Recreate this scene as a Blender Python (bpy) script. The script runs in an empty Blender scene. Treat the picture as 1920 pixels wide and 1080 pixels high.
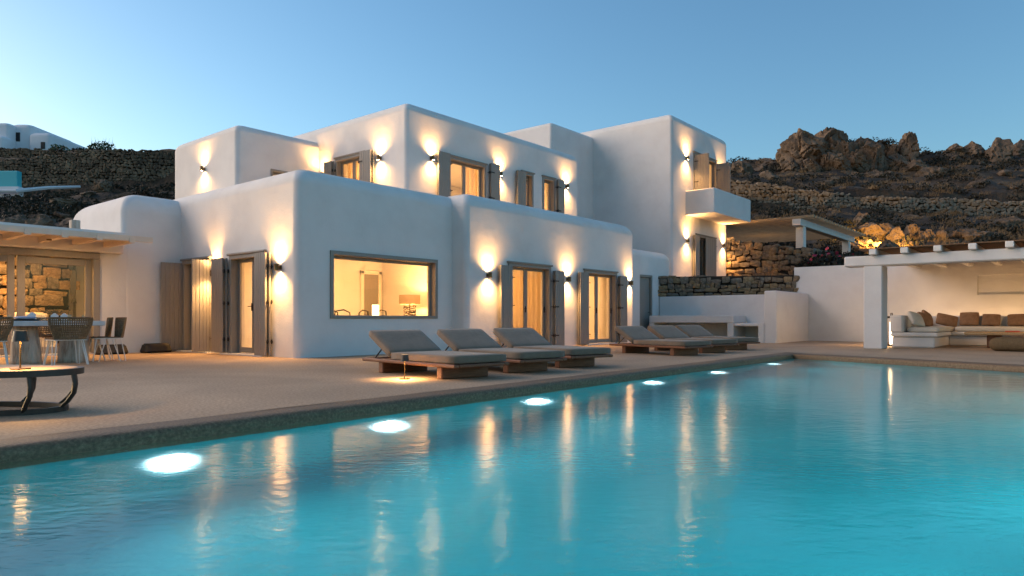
import bpy, bmesh, math, random
from mathutils import Vector, Matrix, noise
import numpy as np

R = math.radians
rnd = random.Random(7)
scene = bpy.context.scene
col = scene.collection

# ------------------------------------------------------------------ camera
cam_d = bpy.data.cameras.new('camera')
cam = bpy.data.objects.new('camera', cam_d)
col.objects.link(cam)
CAM = Vector((-8.026, -12.332, 0.8))
YAW = -math.atan2(0.76923, 0.63904)
cam.location = CAM
cam.rotation_euler = (R(90), 0, YAW)
cam_d.sensor_width = 36
cam_d.lens = 1300 / 1920 * 36
cam_d.shift_y = 58 / 1920
cam_d.clip_end = 2000
scene.camera = cam

# ------------------------------------------------------------------ world, sun, exposure
SUN_AZ = Vector((-0.21, 0.978))          # the sun has just set, to the left of the house
SUN_EL = R(4)
world = bpy.data.worlds.new('World')
scene.world = world
world.use_nodes = True
wn, wl = world.node_tree.nodes, world.node_tree.links
wn.clear()
sky = wn.new('ShaderNodeTexSky')
sky.sky_type = 'NISHITA'
sky.sun_disc = False
sky.sun_elevation = SUN_EL
sky.sun_rotation = math.atan2(SUN_AZ.x, SUN_AZ.y)
sky.altitude = 0
sky.air_density = 1.0
sky.dust_density = 0.9
sky.ozone_density = 2.9
bg = wn.new('ShaderNodeBackground')
bg.inputs['Strength'].default_value = 0.15
wo = wn.new('ShaderNodeOutputWorld')
tint = wn.new('ShaderNodeVectorMath'); tint.operation = 'MULTIPLY'; tint.inputs[1].default_value = (.95, 1.0, .97)
wl.new(sky.outputs[0], tint.inputs[0])
wl.new(tint.outputs[0], bg.inputs['Color'])
wl.new(bg.outputs[0], wo.inputs['Surface'])

sun_d = bpy.data.lights.new('sun', 'SUN')
sun = bpy.data.objects.new('sun', sun_d)
col.objects.link(sun)
sun_d.energy = 1.5
sun_d.angle = R(76)
sun_d.color = (1.0, 0.74, 0.58)
sd = Vector((SUN_AZ.x - .38, SUN_AZ.y, 0)).normalized() * math.cos(R(12)) + Vector((0, 0, math.sin(R(12))))
sun.rotation_euler = sd.to_track_quat('Z', 'Y').to_euler()

scene.view_settings.view_transform = 'Standard'
scene.view_settings.look = 'None'
scene.view_settings.gamma = 1
scene.view_settings.use_curve_mapping = False
scene.view_settings.exposure = 1.63
scene.render.engine = 'CYCLES'
cy = scene.cycles
cy.use_denoising = True
cy.denoiser = 'OPENIMAGEDENOISE'
cy.use_light_tree = True
cy.sample_clamp_indirect = 6
cy.max_bounces = 8
cy.diffuse_bounces = 4
cy.glossy_bounces = 4
cy.transmission_bounces = 6
cy.transparent_max_bounces = 12
cy.caustics_reflective = False

# ------------------------------------------------------------------ helpers
def FW(u, v, d):
    """a point of the place, d metres ahead of the viewpoint"""
    r = (u - 960) / 1300
    ax, ay = 0.63904, 0.76923
    return Vector((CAM.x + d * (r * ax + ay), CAM.y + d * (-r * ay + ax), CAM.z + d * (598 - v) / 1300))

def tag(o, label=None, cat=None, group=None, kind=None):
    if label: o['label'] = label
    if cat: o['category'] = cat
    if group: o['group'] = group
    if kind: o['kind'] = kind
    return o

def empty(name, loc=(0, 0, 0), rz=0.0, label=None, cat=None, group=None):
    o = bpy.data.objects.new(name, None)
    o.empty_display_size = 0.1
    col.objects.link(o)
    o.location = loc
    o.rotation_euler = (0, 0, rz)
    return tag(o, label, cat, group)

def link_mesh(name, me, parent=None, loc=(0, 0, 0), rz=0.0):
    o = bpy.data.objects.new(name, me)
    col.objects.link(o)
    o.parent = parent
    o.location = loc
    o.rotation_euler = (0, 0, rz)
    return o

def copy_tree(o, parent=None):
    c = o.copy()
    col.objects.link(c)
    c.parent = parent
    for ch in list(o.children):
        copy_tree(ch, c)
    return c

class MB:
    def __init__(s):
        s.v = []; s.f = []
    def add(s, vs, fs):
        b = len(s.v)
        s.v += [tuple(p) for p in vs]
        s.f += [tuple(i + b for i in q) for q in fs]
        return s
    def box(s, x0, x1, y0, y1, z0, z1, ch=0.0, M=None):
        if x1 < x0: x0, x1 = x1, x0
        if y1 < y0: y0, y1 = y1, y0
        c = min(ch, (x1 - x0) * .45, (y1 - y0) * .45, (z1 - z0) * .45)
        if c <= 0:
            vs = [(x, y, z) for z in (z0, z1) for x, y in ((x0, y0), (x1, y0), (x1, y1), (x0, y1))]
            fs = [(3, 2, 1, 0), (4, 5, 6, 7), (0, 1, 5, 4), (1, 2, 6, 5), (2, 3, 7, 6), (3, 0, 4, 7)]
        else:
            vs, idx = [], {}
            X, Y, Z = (x0, x1), (y0, y1), (z0, z1)
            for i in (0, 1):
                for j in (0, 1):
                    for k in (0, 1):
                        for a in range(3):
                            p = [X[i], Y[j], Z[k]]
                            for b in range(3):
                                if b != a:
                                    p[b] += c * (1 if (i, j, k)[b] == 0 else -1)
                            idx[(i, j, k, a)] = len(vs)
                            vs.append(tuple(p))
            fs = []
            for a in range(3):
                b, d = [q for q in range(3) if q != a]
                for e in (0, 1):
                    q = []
                    for m, n in ((0, 0), (1, 0), (1, 1), (0, 1)):
                        t = [0, 0, 0]; t[a] = e; t[b] = m; t[d] = n
                        q.append(idx[(t[0], t[1], t[2], a)])
                    fs.append(tuple(q))
            for a in range(3):
                b, d = [q for q in range(3) if q != a]
                for m in (0, 1):
                    for n in (0, 1):
                        t0 = [0, 0, 0]; t0[b] = m; t0[d] = n
                        t1 = list(t0); t1[a] = 1
                        fs.append((idx[(*t0, b)], idx[(*t1, b)], idx[(*t1, d)], idx[(*t0, d)]))
            for i in (0, 1):
                for j in (0, 1):
                    for k in (0, 1):
                        fs.append(tuple(idx[(i, j, k, a)] for a in range(3)))
        if M is not None:
            vs = [M @ Vector(p) for p in vs]
        return s.add(vs, fs)
    def tube(s, pts, r, n=8, closed=False, flat=None):
        pts = [Vector(p) for p in pts]
        N = len(pts)
        rs = r if isinstance(r, (list, tuple)) else [r] * N
        rings = []
        up = None
        for i, p in enumerate(pts):
            if closed:
                t = (pts[(i + 1) % N] - pts[i - 1]).normalized()
            else:
                t = (pts[min(i + 1, N - 1)] - pts[max(i - 1, 0)]).normalized()
            if up is None:
                up = Vector((0, 0, 1)) if abs(t.z) < .9 else Vector((1, 0, 0))
            a = t.cross(up)
            if a.length < 1e-4: a = t.orthogonal()
            a.normalize(); b = a.cross(t).normalized(); up = b
            fx, fy = flat if flat else (1, 1)
            rings.append([p + (a * math.cos(2 * math.pi * k / n) * fx + b * math.sin(2 * math.pi * k / n) * fy) * rs[i] for k in range(n)])
        vs = [q for rg in rings for q in rg]
        fs = []
        for i in range(N if closed else N - 1):
            j = (i + 1) % N
            for k in range(n):
                l = (k + 1) % n
                fs.append((i * n + k, i * n + l, j * n + l, j * n + k))
        if not closed:
            fs.append(tuple(range(n - 1, -1, -1)))
            fs.append(tuple((N - 1) * n + k for k in range(n)))
        return s.add(vs, fs)
    def lathe(s, prof, n=20, c=(0, 0, 0), M=None, cap=True):
        vs = [(c[0] + r * math.cos(2 * math.pi * k / n), c[1] + r * math.sin(2 * math.pi * k / n), c[2] + z) for r, z in prof for k in range(n)]
        fs = []
        for i in range(len(prof) - 1):
            for k in range(n):
                l = (k + 1) % n
                fs.append((i * n + k, i * n + l, (i + 1) * n + l, (i + 1) * n + k))
        if cap:
            fs.append(tuple(range(n - 1, -1, -1)))
            fs.append(tuple((len(prof) - 1) * n + k for k in range(n)))
        if M is not None: vs = [M @ Vector(p) for p in vs]
        return s.add(vs, fs)
    def prism(s, poly, z0, z1):
        n = len(poly)
        vs = [(x, y, z0) for x, y in poly] + [(x, y, z1) for x, y in poly]
        fs = [tuple(range(n - 1, -1, -1)), tuple(range(n, 2 * n))] + [(i, (i + 1) % n, n + (i + 1) % n, n + i) for i in range(n)]
        return s.add(vs, fs)
    def mesh(s, name, mat=None, smooth=None):
        me = bpy.data.meshes.new(name)
        me.from_pydata(s.v, [], s.f)
        bm = bmesh.new(); bm.from_mesh(me)
        bmesh.ops.recalc_face_normals(bm, faces=bm.faces)
        bm.to_mesh(me); bm.free()
        if mat: me.materials.append(mat)
        if smooth is not None:
            me.shade_smooth()
            me.set_sharp_from_angle(angle=R(smooth))
        return me
    def build(s, name, mat, parent=None, smooth=None, loc=(0, 0, 0), rz=0.0):
        return link_mesh(name, s.mesh(name, mat, smooth), parent, loc, rz)

# ------------------------------------------------------------------ materials
def mat(name, base, rough=0.7, metal=0.0, var=None, scale=4.0, detail=6, bump=0.0, bscale=60.0, bdist=0.01, emit=None, estr=0.0, spec=0.5, coord='Object', stretch=None, bump2=None, sheen=0.0, mott=None):
    m = bpy.data.materials.new(name)
    m.use_nodes = True
    nt = m.node_tree; N, L = nt.nodes, nt.links
    p = N['Principled BSDF']
    p.inputs['Base Color'].default_value = (*base, 1)
    p.inputs['Roughness'].default_value = rough
    p.inputs['Metallic'].default_value = metal
    p.inputs['Specular IOR Level'].default_value = spec
    if sheen: p.inputs['Sheen Weight'].default_value = sheen
    tc = N.new('ShaderNodeTexCoord')
    src = tc.outputs[coord]
    if stretch:
        mp = N.new('ShaderNodeMapping'); mp.inputs['Scale'].default_value = stretch
        L.new(src, mp.inputs['Vector']); src = mp.outputs[0]
    if var:
        nz = N.new('ShaderNodeTexNoise'); nz.inputs['Scale'].default_value = scale; nz.inputs['Detail'].default_value = detail; nz.inputs['Roughness'].default_value = .6
        L.new(src, nz.inputs['Vector'])
        cr = N.new('ShaderNodeValToRGB')
        els = cr.color_ramp.elements
        n = len(var)
        els[0].position = .28; els[0].color = (*var[0], 1)
        els[1].position = .72; els[1].color = (*var[-1], 1)
        for i in range(1, n - 1):
            e = els.new(.28 + .44 * i / (n - 1)); e.color = (*var[i], 1)
        L.new(nz.outputs['Fac'], cr.inputs['Fac'])
        L.new(cr.outputs['Color'], p.inputs['Base Color'])
        if mott:                                    # broad uneven patches, wear and old stains
            mz = N.new('ShaderNodeTexNoise'); mz.inputs['Scale'].default_value = mott[0]; mz.inputs['Detail'].default_value = 5; mz.inputs['Distortion'].default_value = .6
            mm = N.new('ShaderNodeMapRange'); mm.inputs['From Min'].default_value = .3; mm.inputs['From Max'].default_value = .7; mm.inputs['To Min'].default_value = mott[1]; mm.inputs['To Max'].default_value = mott[2]
            ms = N.new('ShaderNodeVectorMath'); ms.operation = 'SCALE'
            L.new(tc.outputs[coord], mz.inputs['Vector']); L.new(mz.outputs['Fac'], mm.inputs['Value']); L.new(mm.outputs[0], ms.inputs['Scale'])
            L.new(cr.outputs['Color'], ms.inputs[0]); L.new(ms.outputs[0], p.inputs['Base Color'])
    if bump:
        bz = N.new('ShaderNodeTexNoise'); bz.inputs['Scale'].default_value = bscale; bz.inputs['Detail'].default_value = 5
        L.new(src, bz.inputs['Vector'])
        b = N.new('ShaderNodeBump'); b.inputs['Strength'].default_value = bump; b.inputs['Distance'].default_value = bdist
        L.new(bz.outputs['Fac'], b.inputs['Height'])
        last = b
        if bump2:
            b2n = N.new('ShaderNodeTexNoise'); b2n.inputs['Scale'].default_value = bump2[0]; b2n.inputs['Detail'].default_value = 2
            L.new(src, b2n.inputs['Vector'])
            b2 = N.new('ShaderNodeBump'); b2.inputs['Strength'].default_value = bump2[1]; b2.inputs['Distance'].default_value = bump2[2]
            L.new(b2n.outputs['Fac'], b2.inputs['Height']); L.new(b.outputs[0], b2.inputs['Normal'])
            last = b2
        L.new(last.outputs[0], p.inputs['Normal'])
    if emit:
        p.inputs['Emission Color'].default_value = (*emit, 1)
        p.inputs['Emission Strength'].default_value = estr
    return m

WARM = (1.0, 0.55, 0.20)
WARM2 = (1.0, 0.48, 0.145)
LAMP = (1.0, 0.50, 0.16)
M = {}
M['plaster'] = mat('plaster', (.78, .76, .74), .85, var=[(.64, .62, .60), (.69, .675, .655), (.71, .70, .68)], scale=1.1, bump=.5, bscale=22, bdist=.008, bump2=(1.5, .6, .04), spec=.3, mott=(.8, .96, 1.03))
M['room'] = mat('room_plaster', (.76, .70, .62), .85, var=[(.74, .68, .6), (.78, .73, .65)], scale=2, spec=.2)
M['deck'] = mat('pebbled_screed', (.48, .36, .25), .75, var=[(.235, .16, .095), (.385, .27, .168), (.53, .385, .25)], scale=34, detail=8, bump=.6, bscale=130, bdist=.004, bump2=(1.2, .3, .02), mott=(.55, .80, 1.14))
M['coping'] = mat('pool_rim_pebble', (.16, .13, .09), .6, var=[(.07, .042, .018), (.16, .10, .05), (.27, .18, .10)], scale=45, detail=8, bump=.8, bscale=90, bdist=.006)
M['pool'] = mat('pool_render', (.03, .50, .58), .6, var=[(.010, .46, .50), (.016, .52, .56), (.025, .57, .61)], scale=.7, detail=4)
M['taupe'] = mat('taupe_paint', (.25, .23, .2), .55, var=[(.228, .209, .18), (.272, .25, .218)], scale=9, stretch=(6, 6, .6), bump=.2, bscale=40, bdist=.002)
M['bronze'] = mat('bronze', (.16, .10, .045), .35, .9)
M['iron'] = mat('dark_iron', (.035, .03, .027), .5, .6)
M['fabric'] = mat('taupe_outdoor_fabric', (.19, .145, .105), .9, var=[(.17, .13, .093), (.21, .16, .117)], scale=7, bump=.5, bscale=420, bdist=.002, bump2=(4.5, .5, .03), spec=.2, sheen=.2)
M['teak'] = mat('oiled_teak', (.17, .075, .035), .5, var=[(.10, .036, .014), (.18, .068, .028), (.26, .105, .046)], scale=5, stretch=(1, 14, 14), bump=.3, bscale=30, bdist=.002)
M['teak_y'] = mat('oiled_teak_long', (.17, .075, .035), .5, var=[(.10, .036, .014), (.18, .068, .028), (.26, .105, .046)], scale=5, stretch=(14, 1, 14), bump=.3, bscale=30, bdist=.002)
M['white_wood'] = mat('white_painted_wood', (.72, .69, .64), .6, var=[(.66, .63, .58), (.76, .735, .69)], scale=3, bump=.15, bscale=40, bdist=.002)
M['lamplit_wood'] = mat('lamplit_tint_wood', (.70, .60, .48), .6, var=[(.64, .54, .43), (.74, .64, .52)], scale=3, bump=.15, bscale=40, bdist=.002)  # cream tint stands in for warm lamplight on the pale veranda boards
M['underlit_wood'] = mat('underlit_shaded_wood', (.3, .22, .13), .7, var=[(.24, .175, .10), (.36, .27, .165)], scale=3, stretch=(6, 1, 6))  # tan stands in for warm light and shadow beneath the pale rafters
M['white_metal'] = mat('white_metal', (.72, .70, .66), .45)
M['rattan'] = mat('rattan', (.17, .10, .05), .6, var=[(.10, .06, .03), (.19, .12, .06), (.28, .18, .10)], scale=30)
M['concrete'] = mat('white_concrete', (.62, .61, .59), .7, var=[(.56, .55, .53), (.66, .65, .63)], scale=6, bump=.2, bscale=50, bdist=.003)
M['trunk'] = mat('bleached_trunk', (.5, .42, .33), .8, var=[(.24, .18, .13), (.48, .41, .33), (.62, .56, .48)], scale=5, stretch=(3, 3, .5), bump=.8, bscale=9, bdist=.04)
M['black'] = mat('black_plastic', (.006, .006, .007), .6)
M['dark_wood'] = mat('dark_stained_wood', (.03, .023, .018), .45, var=[(.02, .015, .012), (.045, .034, .026)], scale=6, stretch=(4, 4, 1))
M['table_wood'] = mat('pale_table_wood', (.42, .27, .13), .5, var=[(.33, .2, .09), (.46, .30, .15), (.52, .36, .2)], scale=4, stretch=(1, 9, 9))
M['stone'] = mat('schist_stone', (.24, .185, .12), .85, var=[(.11, .08, .05), (.21, .155, .10), (.32, .245, .16)], scale=2.6, detail=9, bump=.9, bscale=9, bdist=.05)
M['stone2'] = mat('schist_stone_grey', (.19, .16, .12), .85, var=[(.10, .085, .065), (.19, .155, .115), (.29, .245, .18)], scale=3, detail=9, bump=.9, bscale=9, bdist=.05)
M['stone3'] = mat('schist_stone_ochre', (.30, .205, .105), .85, var=[(.19, .125, .06), (.31, .21, .11), (.42, .31, .17)], scale=3, detail=9, bump=.9, bscale=9, bdist=.05)
M['hill_stone'] = mat('dark_field_stone', (.1, .075, .05), .9, var=[(.04, .03, .02), (.12, .09, .058), (.23, .175, .115)], scale=1.1, detail=9, bump=.8, bscale=5, bdist=.08)
M['mortar'] = mat('earth_joint', (.035, .027, .02), .95, bump=.5, bscale=20, bdist=.02)
M['rock'] = mat('granite_rock', (.2, .15, .105), .9, var=[(.035, .025, .016), (.115, .080, .051), (.21, .148, .095)], scale=.45, detail=11, bump=1.0, bscale=1.6, bdist=.35, bump2=(6, .7, .08))
M['soil'] = mat('dry_hillside', (.1, .07, .045), .95, var=[(.016, .011, .007), (.045, .030, .017), (.095, .064, .035)], scale=.22, detail=12, bump=1.0, bscale=.9, bdist=.5, bump2=(4, .8, .15), mott=(.12, .5, 1.5))
M['scrub'] = mat('scrub_leaf', (.045, .045, .022), .8, var=[(.010, .010, .006), (.022, .020, .010), (.042, .031, .015)], scale=.5)
M['straw'] = mat('dry_grass', (.2, .14, .07), .9, var=[(.06, .042, .02), (.12, .085, .042), (.18, .13, .07)], scale=.6)
M['leaf'] = mat('green_leaf', (.04, .075, .025), .6, var=[(.02, .045, .015), (.06, .10, .035)], scale=4)
M['petal'] = mat('pink_petal', (.42, .03, .07), .6)
M['lime'] = mat('lime_wash', (.70, .72, .74), .85, var=[(.64, .66, .69), (.74, .76, .78)], scale=.7)
M['cushion_w'] = mat('cream_fabric', (.66, .61, .53), .9, var=[(.62, .57, .49), (.69, .645, .565)], scale=6, bump=.4, bscale=300, bdist=.002, bump2=(5, .3, .02), spec=.2)
M['cushion_b'] = mat('brown_cushion', (.17, .09, .045), .9, var=[(.21, .12, .07), (.31, .185, .11)], scale=9, bump=.4, bscale=250, bdist=.003, bump2=(6, .4, .03), spec=.2)
M['pouf'] = mat('woven_pouf', (.16, .105, .05), .9, var=[(.10, .065, .03), (.2, .135, .068)], scale=40, bump=1, bscale=60, bdist=.02)
M['orange'] = mat('orange_lacquer', (.6, .09, .03), .4)
M['ceramic'] = mat('white_ceramic', (.72, .72, .72), .35)
M['linen'] = mat('blue_grey_linen', (.36, .42, .55), .9)
M['curtain'] = mat('sheer_curtain', (.72, .62, .46), .9, spec=.1)
def sheer():
    m = M['curtain']; N, L = m.node_tree.nodes, m.node_tree.links
    out = N['Material Output']; p = N['Principled BSDF']
    tr = N.new('ShaderNodeBsdfTranslucent'); tr.inputs['Color'].default_value = (.78, .66, .48, 1)
    mx = N.new('ShaderNodeMixShader'); mx.inputs[0].default_value = .55
    L.new(p.outputs[0], mx.inputs[1]); L.new(tr.outputs[0], mx.inputs[2]); L.new(mx.outputs[0], out.inputs['Surface'])
sheer()
M['wood_panel'] = mat('ochre_wood_panel', (.48, .32, .14), .6, var=[(.40, .26, .11), (.54, .37, .17)], scale=3, stretch=(5, 5, .6))
M['shade'] = mat('linen_lampshade', (.42, .30, .19), .9)
M['turq'] = mat('turquoise_pool_wall', (.05, .46, .52), .5)
def emat(name, c, s):
    return mat(name, (.8, .8, .8), .5, emit=c, estr=s)
M['e_lamp'] = emat('lamp_glow', (1, .66, .32), 60)
M['e_soft'] = emat('soft_lamp_glow', (1, .70, .38), 8)
M['e_strip'] = emat('strip_glow', (1, .58, .26), 6)
M['e_paper'] = emat('paper_lamp_glow', (1, .74, .42), 1.2)
M['e_pool'] = emat('pool_lamp_glow', (.95, .68, .76), 40)
def pool_lens():
    m = M['e_pool']; N, L = m.node_tree.nodes, m.node_tree.links
    tc = N.new('ShaderNodeTexCoord'); ln = N.new('ShaderNodeVectorMath'); ln.operation = 'LENGTH'
    cr = N.new('ShaderNodeValToRGB'); e = cr.color_ramp.elements
    e[0].position = 0; e[0].color = (1, 1, 1, 1); e[1].position = .085; e[1].color = (.03, .03, .03, 1)
    q = e.new(.04); q.color = (.35, .35, .35, 1)
    mu = N.new('ShaderNodeMath'); mu.operation = 'MULTIPLY'; mu.inputs[1].default_value = 3.6
    L.new(tc.outputs['Object'], ln.inputs[0]); L.new(ln.outputs['Value'], cr.inputs[0]); L.new(cr.outputs[0], mu.inputs[0])
    L.new(mu.outputs[0], N['Principled BSDF'].inputs['Emission Strength'])
pool_lens()

def glass_mat():
    m = bpy.data.materials.new('window_glass'); m.use_nodes = True
    N, L = m.node_tree.nodes, m.node_tree.links
    N.clear()
    o = N.new('ShaderNodeOutputMaterial'); mx = N.new('ShaderNodeMixShader'); lw = N.new('ShaderNodeLayerWeight'); lw.inputs['Blend'].default_value = .5
    pw = N.new('ShaderNodeMath'); pw.operation = 'POWER'; pw.inputs[1].default_value = 5
    f = N.new('ShaderNodeMath'); f.operation = 'MULTIPLY_ADD'; f.inputs[1].default_value = .9; f.inputs[2].default_value = .05
    L.new(lw.outputs['Facing'], pw.inputs[0]); L.new(pw.outputs[0], f.inputs[0])
    t = N.new('ShaderNodeBsdfTransparent'); t.inputs['Color'].default_value = (.95, .96, .95, 1)
    g = N.new('ShaderNodeBsdfGlossy'); g.inputs['Roughness'].default_value = .01
    L.new(f.outputs[0], mx.inputs[0]); L.new(t.outputs[0], mx.inputs[1]); L.new(g.outputs[0], mx.inputs[2]); L.new(mx.outputs[0], o.inputs['Surface'])
    return m
M['glass'] = glass_mat()

def water_mat():
    m = bpy.data.materials.new('pool_water'); m.use_nodes = True
    N, L = m.node_tree.nodes, m.node_tree.links
    N.clear()
    o = N.new('ShaderNodeOutputMaterial'); mx = N.new('ShaderNodeMixShader'); f = N.new('ShaderNodeFresnel'); f.inputs['IOR'].default_value = 1.33
    g = N.new('ShaderNodeBsdfGlossy'); g.inputs['Roughness'].default_value = .11
    t = N.new('ShaderNodeBsdfRefraction'); t.inputs['IOR'].default_value = 1.33; t.inputs['Roughness'].default_value = .2
    t.inputs['Color'].default_value = (.60, .97, 1, 1)
    tc = N.new('ShaderNodeTexCoord')
    mr = N.new('ShaderNodeMapping'); mr.inputs['Rotation'].default_value = (0, 0, R(-40))
    mp = N.new('ShaderNodeMapping'); mp.inputs['Scale'].default_value = (1.9, 1.0, 1)      # wind ripples: long crests
    L.new(tc.outputs['Object'], mr.inputs[0]); L.new(mr.outputs[0], mp.inputs[0])
    nz = N.new('ShaderNodeTexNoise'); nz.inputs['Scale'].default_value = 2.6; nz.inputs['Detail'].default_value = 3.0; nz.inputs['Distortion'].default_value = .5
    b = N.new('ShaderNodeBump'); b.inputs['Strength'].default_value = .20; b.inputs['Distance'].default_value = .016
    L.new(mp.outputs[0], nz.inputs['Vector']); L.new(nz.outputs['Fac'], b.inputs['Height'])
    nz2 = N.new('ShaderNodeTexNoise'); nz2.inputs['Scale'].default_value = 9; nz2.inputs['Detail'].default_value = 2
    b2 = N.new('ShaderNodeBump'); b2.inputs['Strength'].default_value = .25; b2.inputs['Distance'].default_value = .008
    L.new(mp.outputs[0], nz2.inputs['Vector']); L.new(nz2.outputs['Fac'], b2.inputs['Height']); L.new(b.outputs[0], b2.inputs['Normal'])
    t2 = N.new('ShaderNodeBsdfRefraction'); t2.inputs['IOR'].default_value = 1.33; t2.inputs['Roughness'].default_value = .38; t2.inputs['Color'].default_value = t.inputs['Color'].default_value
    mt = N.new('ShaderNodeMixShader'); mt.inputs[0].default_value = .35
    L.new(t.outputs[0], mt.inputs[1]); L.new(t2.outputs[0], mt.inputs[2]); L.new(b2.outputs[0], t2.inputs['Normal'])
    for n in (f, g, t): L.new(b2.outputs[0], n.inputs['Normal'])
    L.new(f.outputs[0], mx.inputs[0]); L.new(mt.outputs[0], mx.inputs[1]); L.new(g.outputs[0], mx.inputs[2]); L.new(mx.outputs[0], o.inputs['Surface'])
    return m
M['water'] = water_mat()

# ------------------------------------------------------------------ lights
def light(kind, name, loc, power, color=WARM, parent=None, direction=None, size=R(100), blend=1.0, radius=.03, shape=None):
    d = bpy.data.lights.new(name, kind)
    d.energy = power; d.color = color
    if kind == 'SPOT':
        d.spot_size = size; d.spot_blend = blend; d.shadow_soft_size = radius
    elif kind == 'POINT':
        d.shadow_soft_size = radius
    elif kind == 'AREA':
        d.shape = 'DISK'; d.size = radius * 2
    o = bpy.data.objects.new(name, d)
    col.objects.link(o)
    o.parent = parent
    o.location = loc
    if direction is not None:
        o.rotation_euler = Vector(direction).to_track_quat('-Z', 'Y').to_euler()
    return o

# ------------------------------------------------------------------ ground, deck, pool
def fx(y):                                   # the far rim of the pool runs slightly askew
    return 8.45 + (y + 7.1) * 0.415
MB().add([(-400, -400, -2.2), (600, -400, -2.2), (600, 600, -2.2), (-400, 600, -2.2)], [(0, 1, 2, 3)]).build('ground', M['soil']); tag(bpy.data.objects['ground'], kind='structure')

PY, WZ = -7.1, -0.105
def sheet(name, polys, z, m):
    b = MB()
    for p in polys:
        b.add([(x, y, z) for x, y in p], [tuple(range(len(p)))])
    return tag(b.build(name, m), kind='structure')
deck = sheet('deck', [[(-26, PY + .32), (20, PY + .32), (20, 14), (-26, 14)],
                      [(fx(PY + .32) + .32, PY + .32), (fx(-13.4) + .32, -13.4), (26, -13.4), (26, PY + .32)]], 0.0, M['deck'])
sheet('near_deck', [[(-16, -24), (26, -24), (26, -13.28), (-16, -13.28)]], -.004, M['deck'])
deck2 = MB().box(-10.2, -7.5, -14.5, -12.0, -2, -.02, .01).build('deck', M['deck']); tag(deck2, kind='structure')
# rim: rounded pebble-finish edge
def rim(name, pts, inward):
    """swept edge: pts along the pool, profile from the deck over a rounded nose down under water"""
    prof = [(.33, .0), (.12, .0), (.05, -.004), (.02, -.015), (.004, -.035), (0, -.06), (0, -.30)]
    vs, fs = [], []
    for (x, y), (ix, iy) in zip(pts, inward):
        for o_, z in prof:
            vs.append((x + ix * o_, y + iy * o_, z))
    n = len(prof)
    for i in range(len(pts) - 1):
        for k in range(n - 1):
            fs.append((i * n + k, (i + 1) * n + k, (i + 1) * n + k + 1, i * n + k + 1))
    o = MB().add(vs, fs).build(name, M['coping'], smooth=50)
    return tag(o, kind='structure')
nx = Vector((1, -0.415)).normalized()
rp = [(-16 + i * .5, PY + .012 * math.sin(i * 1.7) + .01 * math.sin(i * .6)) for i in range(48)]
rp = [p for p in rp if p[0] < 8.2]
c0 = (fx(PY), PY)
far = [(fx(y), y) for y in [PY - .5 * k for k in range(1, 13)]]
rim('pool_rim', rp + [c0] + far, [(0, 1)] * len(rp) + [(.75, 1)] + [(nx.x, nx.y)] * len(far))
# basin
BZ = -1.75
NY = -13.3
pool_poly = [(-16, NY), (fx(NY), NY), (fx(PY), PY), (-16, PY)]
b = MB()
n = 4
vs = [(x, y, BZ) for x, y in pool_poly] + [(x, y, -.30) for x, y in pool_poly]
fs = [(0, 1, 2, 3)] + [(i, (i + 1) % n, n + (i + 1) % n, n + i) for i in range(n)]
basin = b.add(vs, fs).build('pool_basin', M['pool']); tag(basin, kind='structure')
MB().box(-17, -16, -26, PY, -2.1, -.02).box(-16, 7, -13.6, -13.29, -.4, -.01).build('pool_kerb', M['deck'])
tag(bpy.data.objects['pool_kerb'], kind='structure')
water = MB().add([(x, y, WZ) for x, y in [(-16, NY), (fx(NY) + .05, NY), (fx(PY) + .02, PY + .03), (-16, PY + .03)]], [(0, 1, 2, 3)]).build('water', M['water']); tag(water, kind='structure')

pool_xs = [-5.71, -3.66, -1.35, 1.53, 3.93, 6.79]
pl_where = ['nearest the left edge of the view', 'in front of the standing lamp', 'before the second lounger',
            'before the third lounger', 'before the second lounger trio', 'nearest the far pool corner']
for i, x in enumerate(pool_xs):
    t = empty('pool_light', (x, PY, -.74), 0, 'round white underwater pool light ' + pl_where[i], 'pool light', 'underwater lights along the house side of the pool')
    MX = Matrix.Rotation(R(90), 4, 'X')
    MB().lathe([(.10, -.02), (.15, -.02), (.155, .02), (.12, .03)], 24, M=MX, cap=False).build('ring', M['white_metal'], t, 40)
    MB().lathe([(.0, .012), (.068, .012)], 24, M=MX, cap=False).build('lens', M['e_pool'], t)
    light('POINT', 'pool_halo', (0, -.2, 0), .3, (.95, .80, .90), t, radius=.06)
    light('SPOT', 'pool_beam', (0, -.06, 0), 24, (.82, .93, 1.0), t, (0.05, -1, .06), R(160), .8, .10)
for x, w_ in ((-6.9, 'right below the viewer'), (-4.6, 'first from the viewer'), (-1.9, 'second from the viewer'), (.8, 'third from the viewer'), (3.4, 'farthest from the viewer')):  # added lights out of view, to brighten the water and pool floor
    t = empty('pool_light', (x, -13.3, -.74), math.pi, 'round white underwater light added unseen in the near pool wall, ' + w_, 'pool light', 'added underwater lights along the near wall of the pool')
    MB().lathe([(.10, -.02), (.15, -.02), (.155, .02), (.12, .03)], 24, M=MX, cap=False).build('ring', M['white_metal'], t, 40)
    MB().lathe([(.0, .012), (.125, .012)], 24, M=MX, cap=False).build('lens', M['e_pool'], t)
    light('SPOT', 'pool_beam', (0, -.06, 0), 50, (.82, .93, 1.0), t, (0, -1, .06), R(160), .8, .10)
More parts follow.
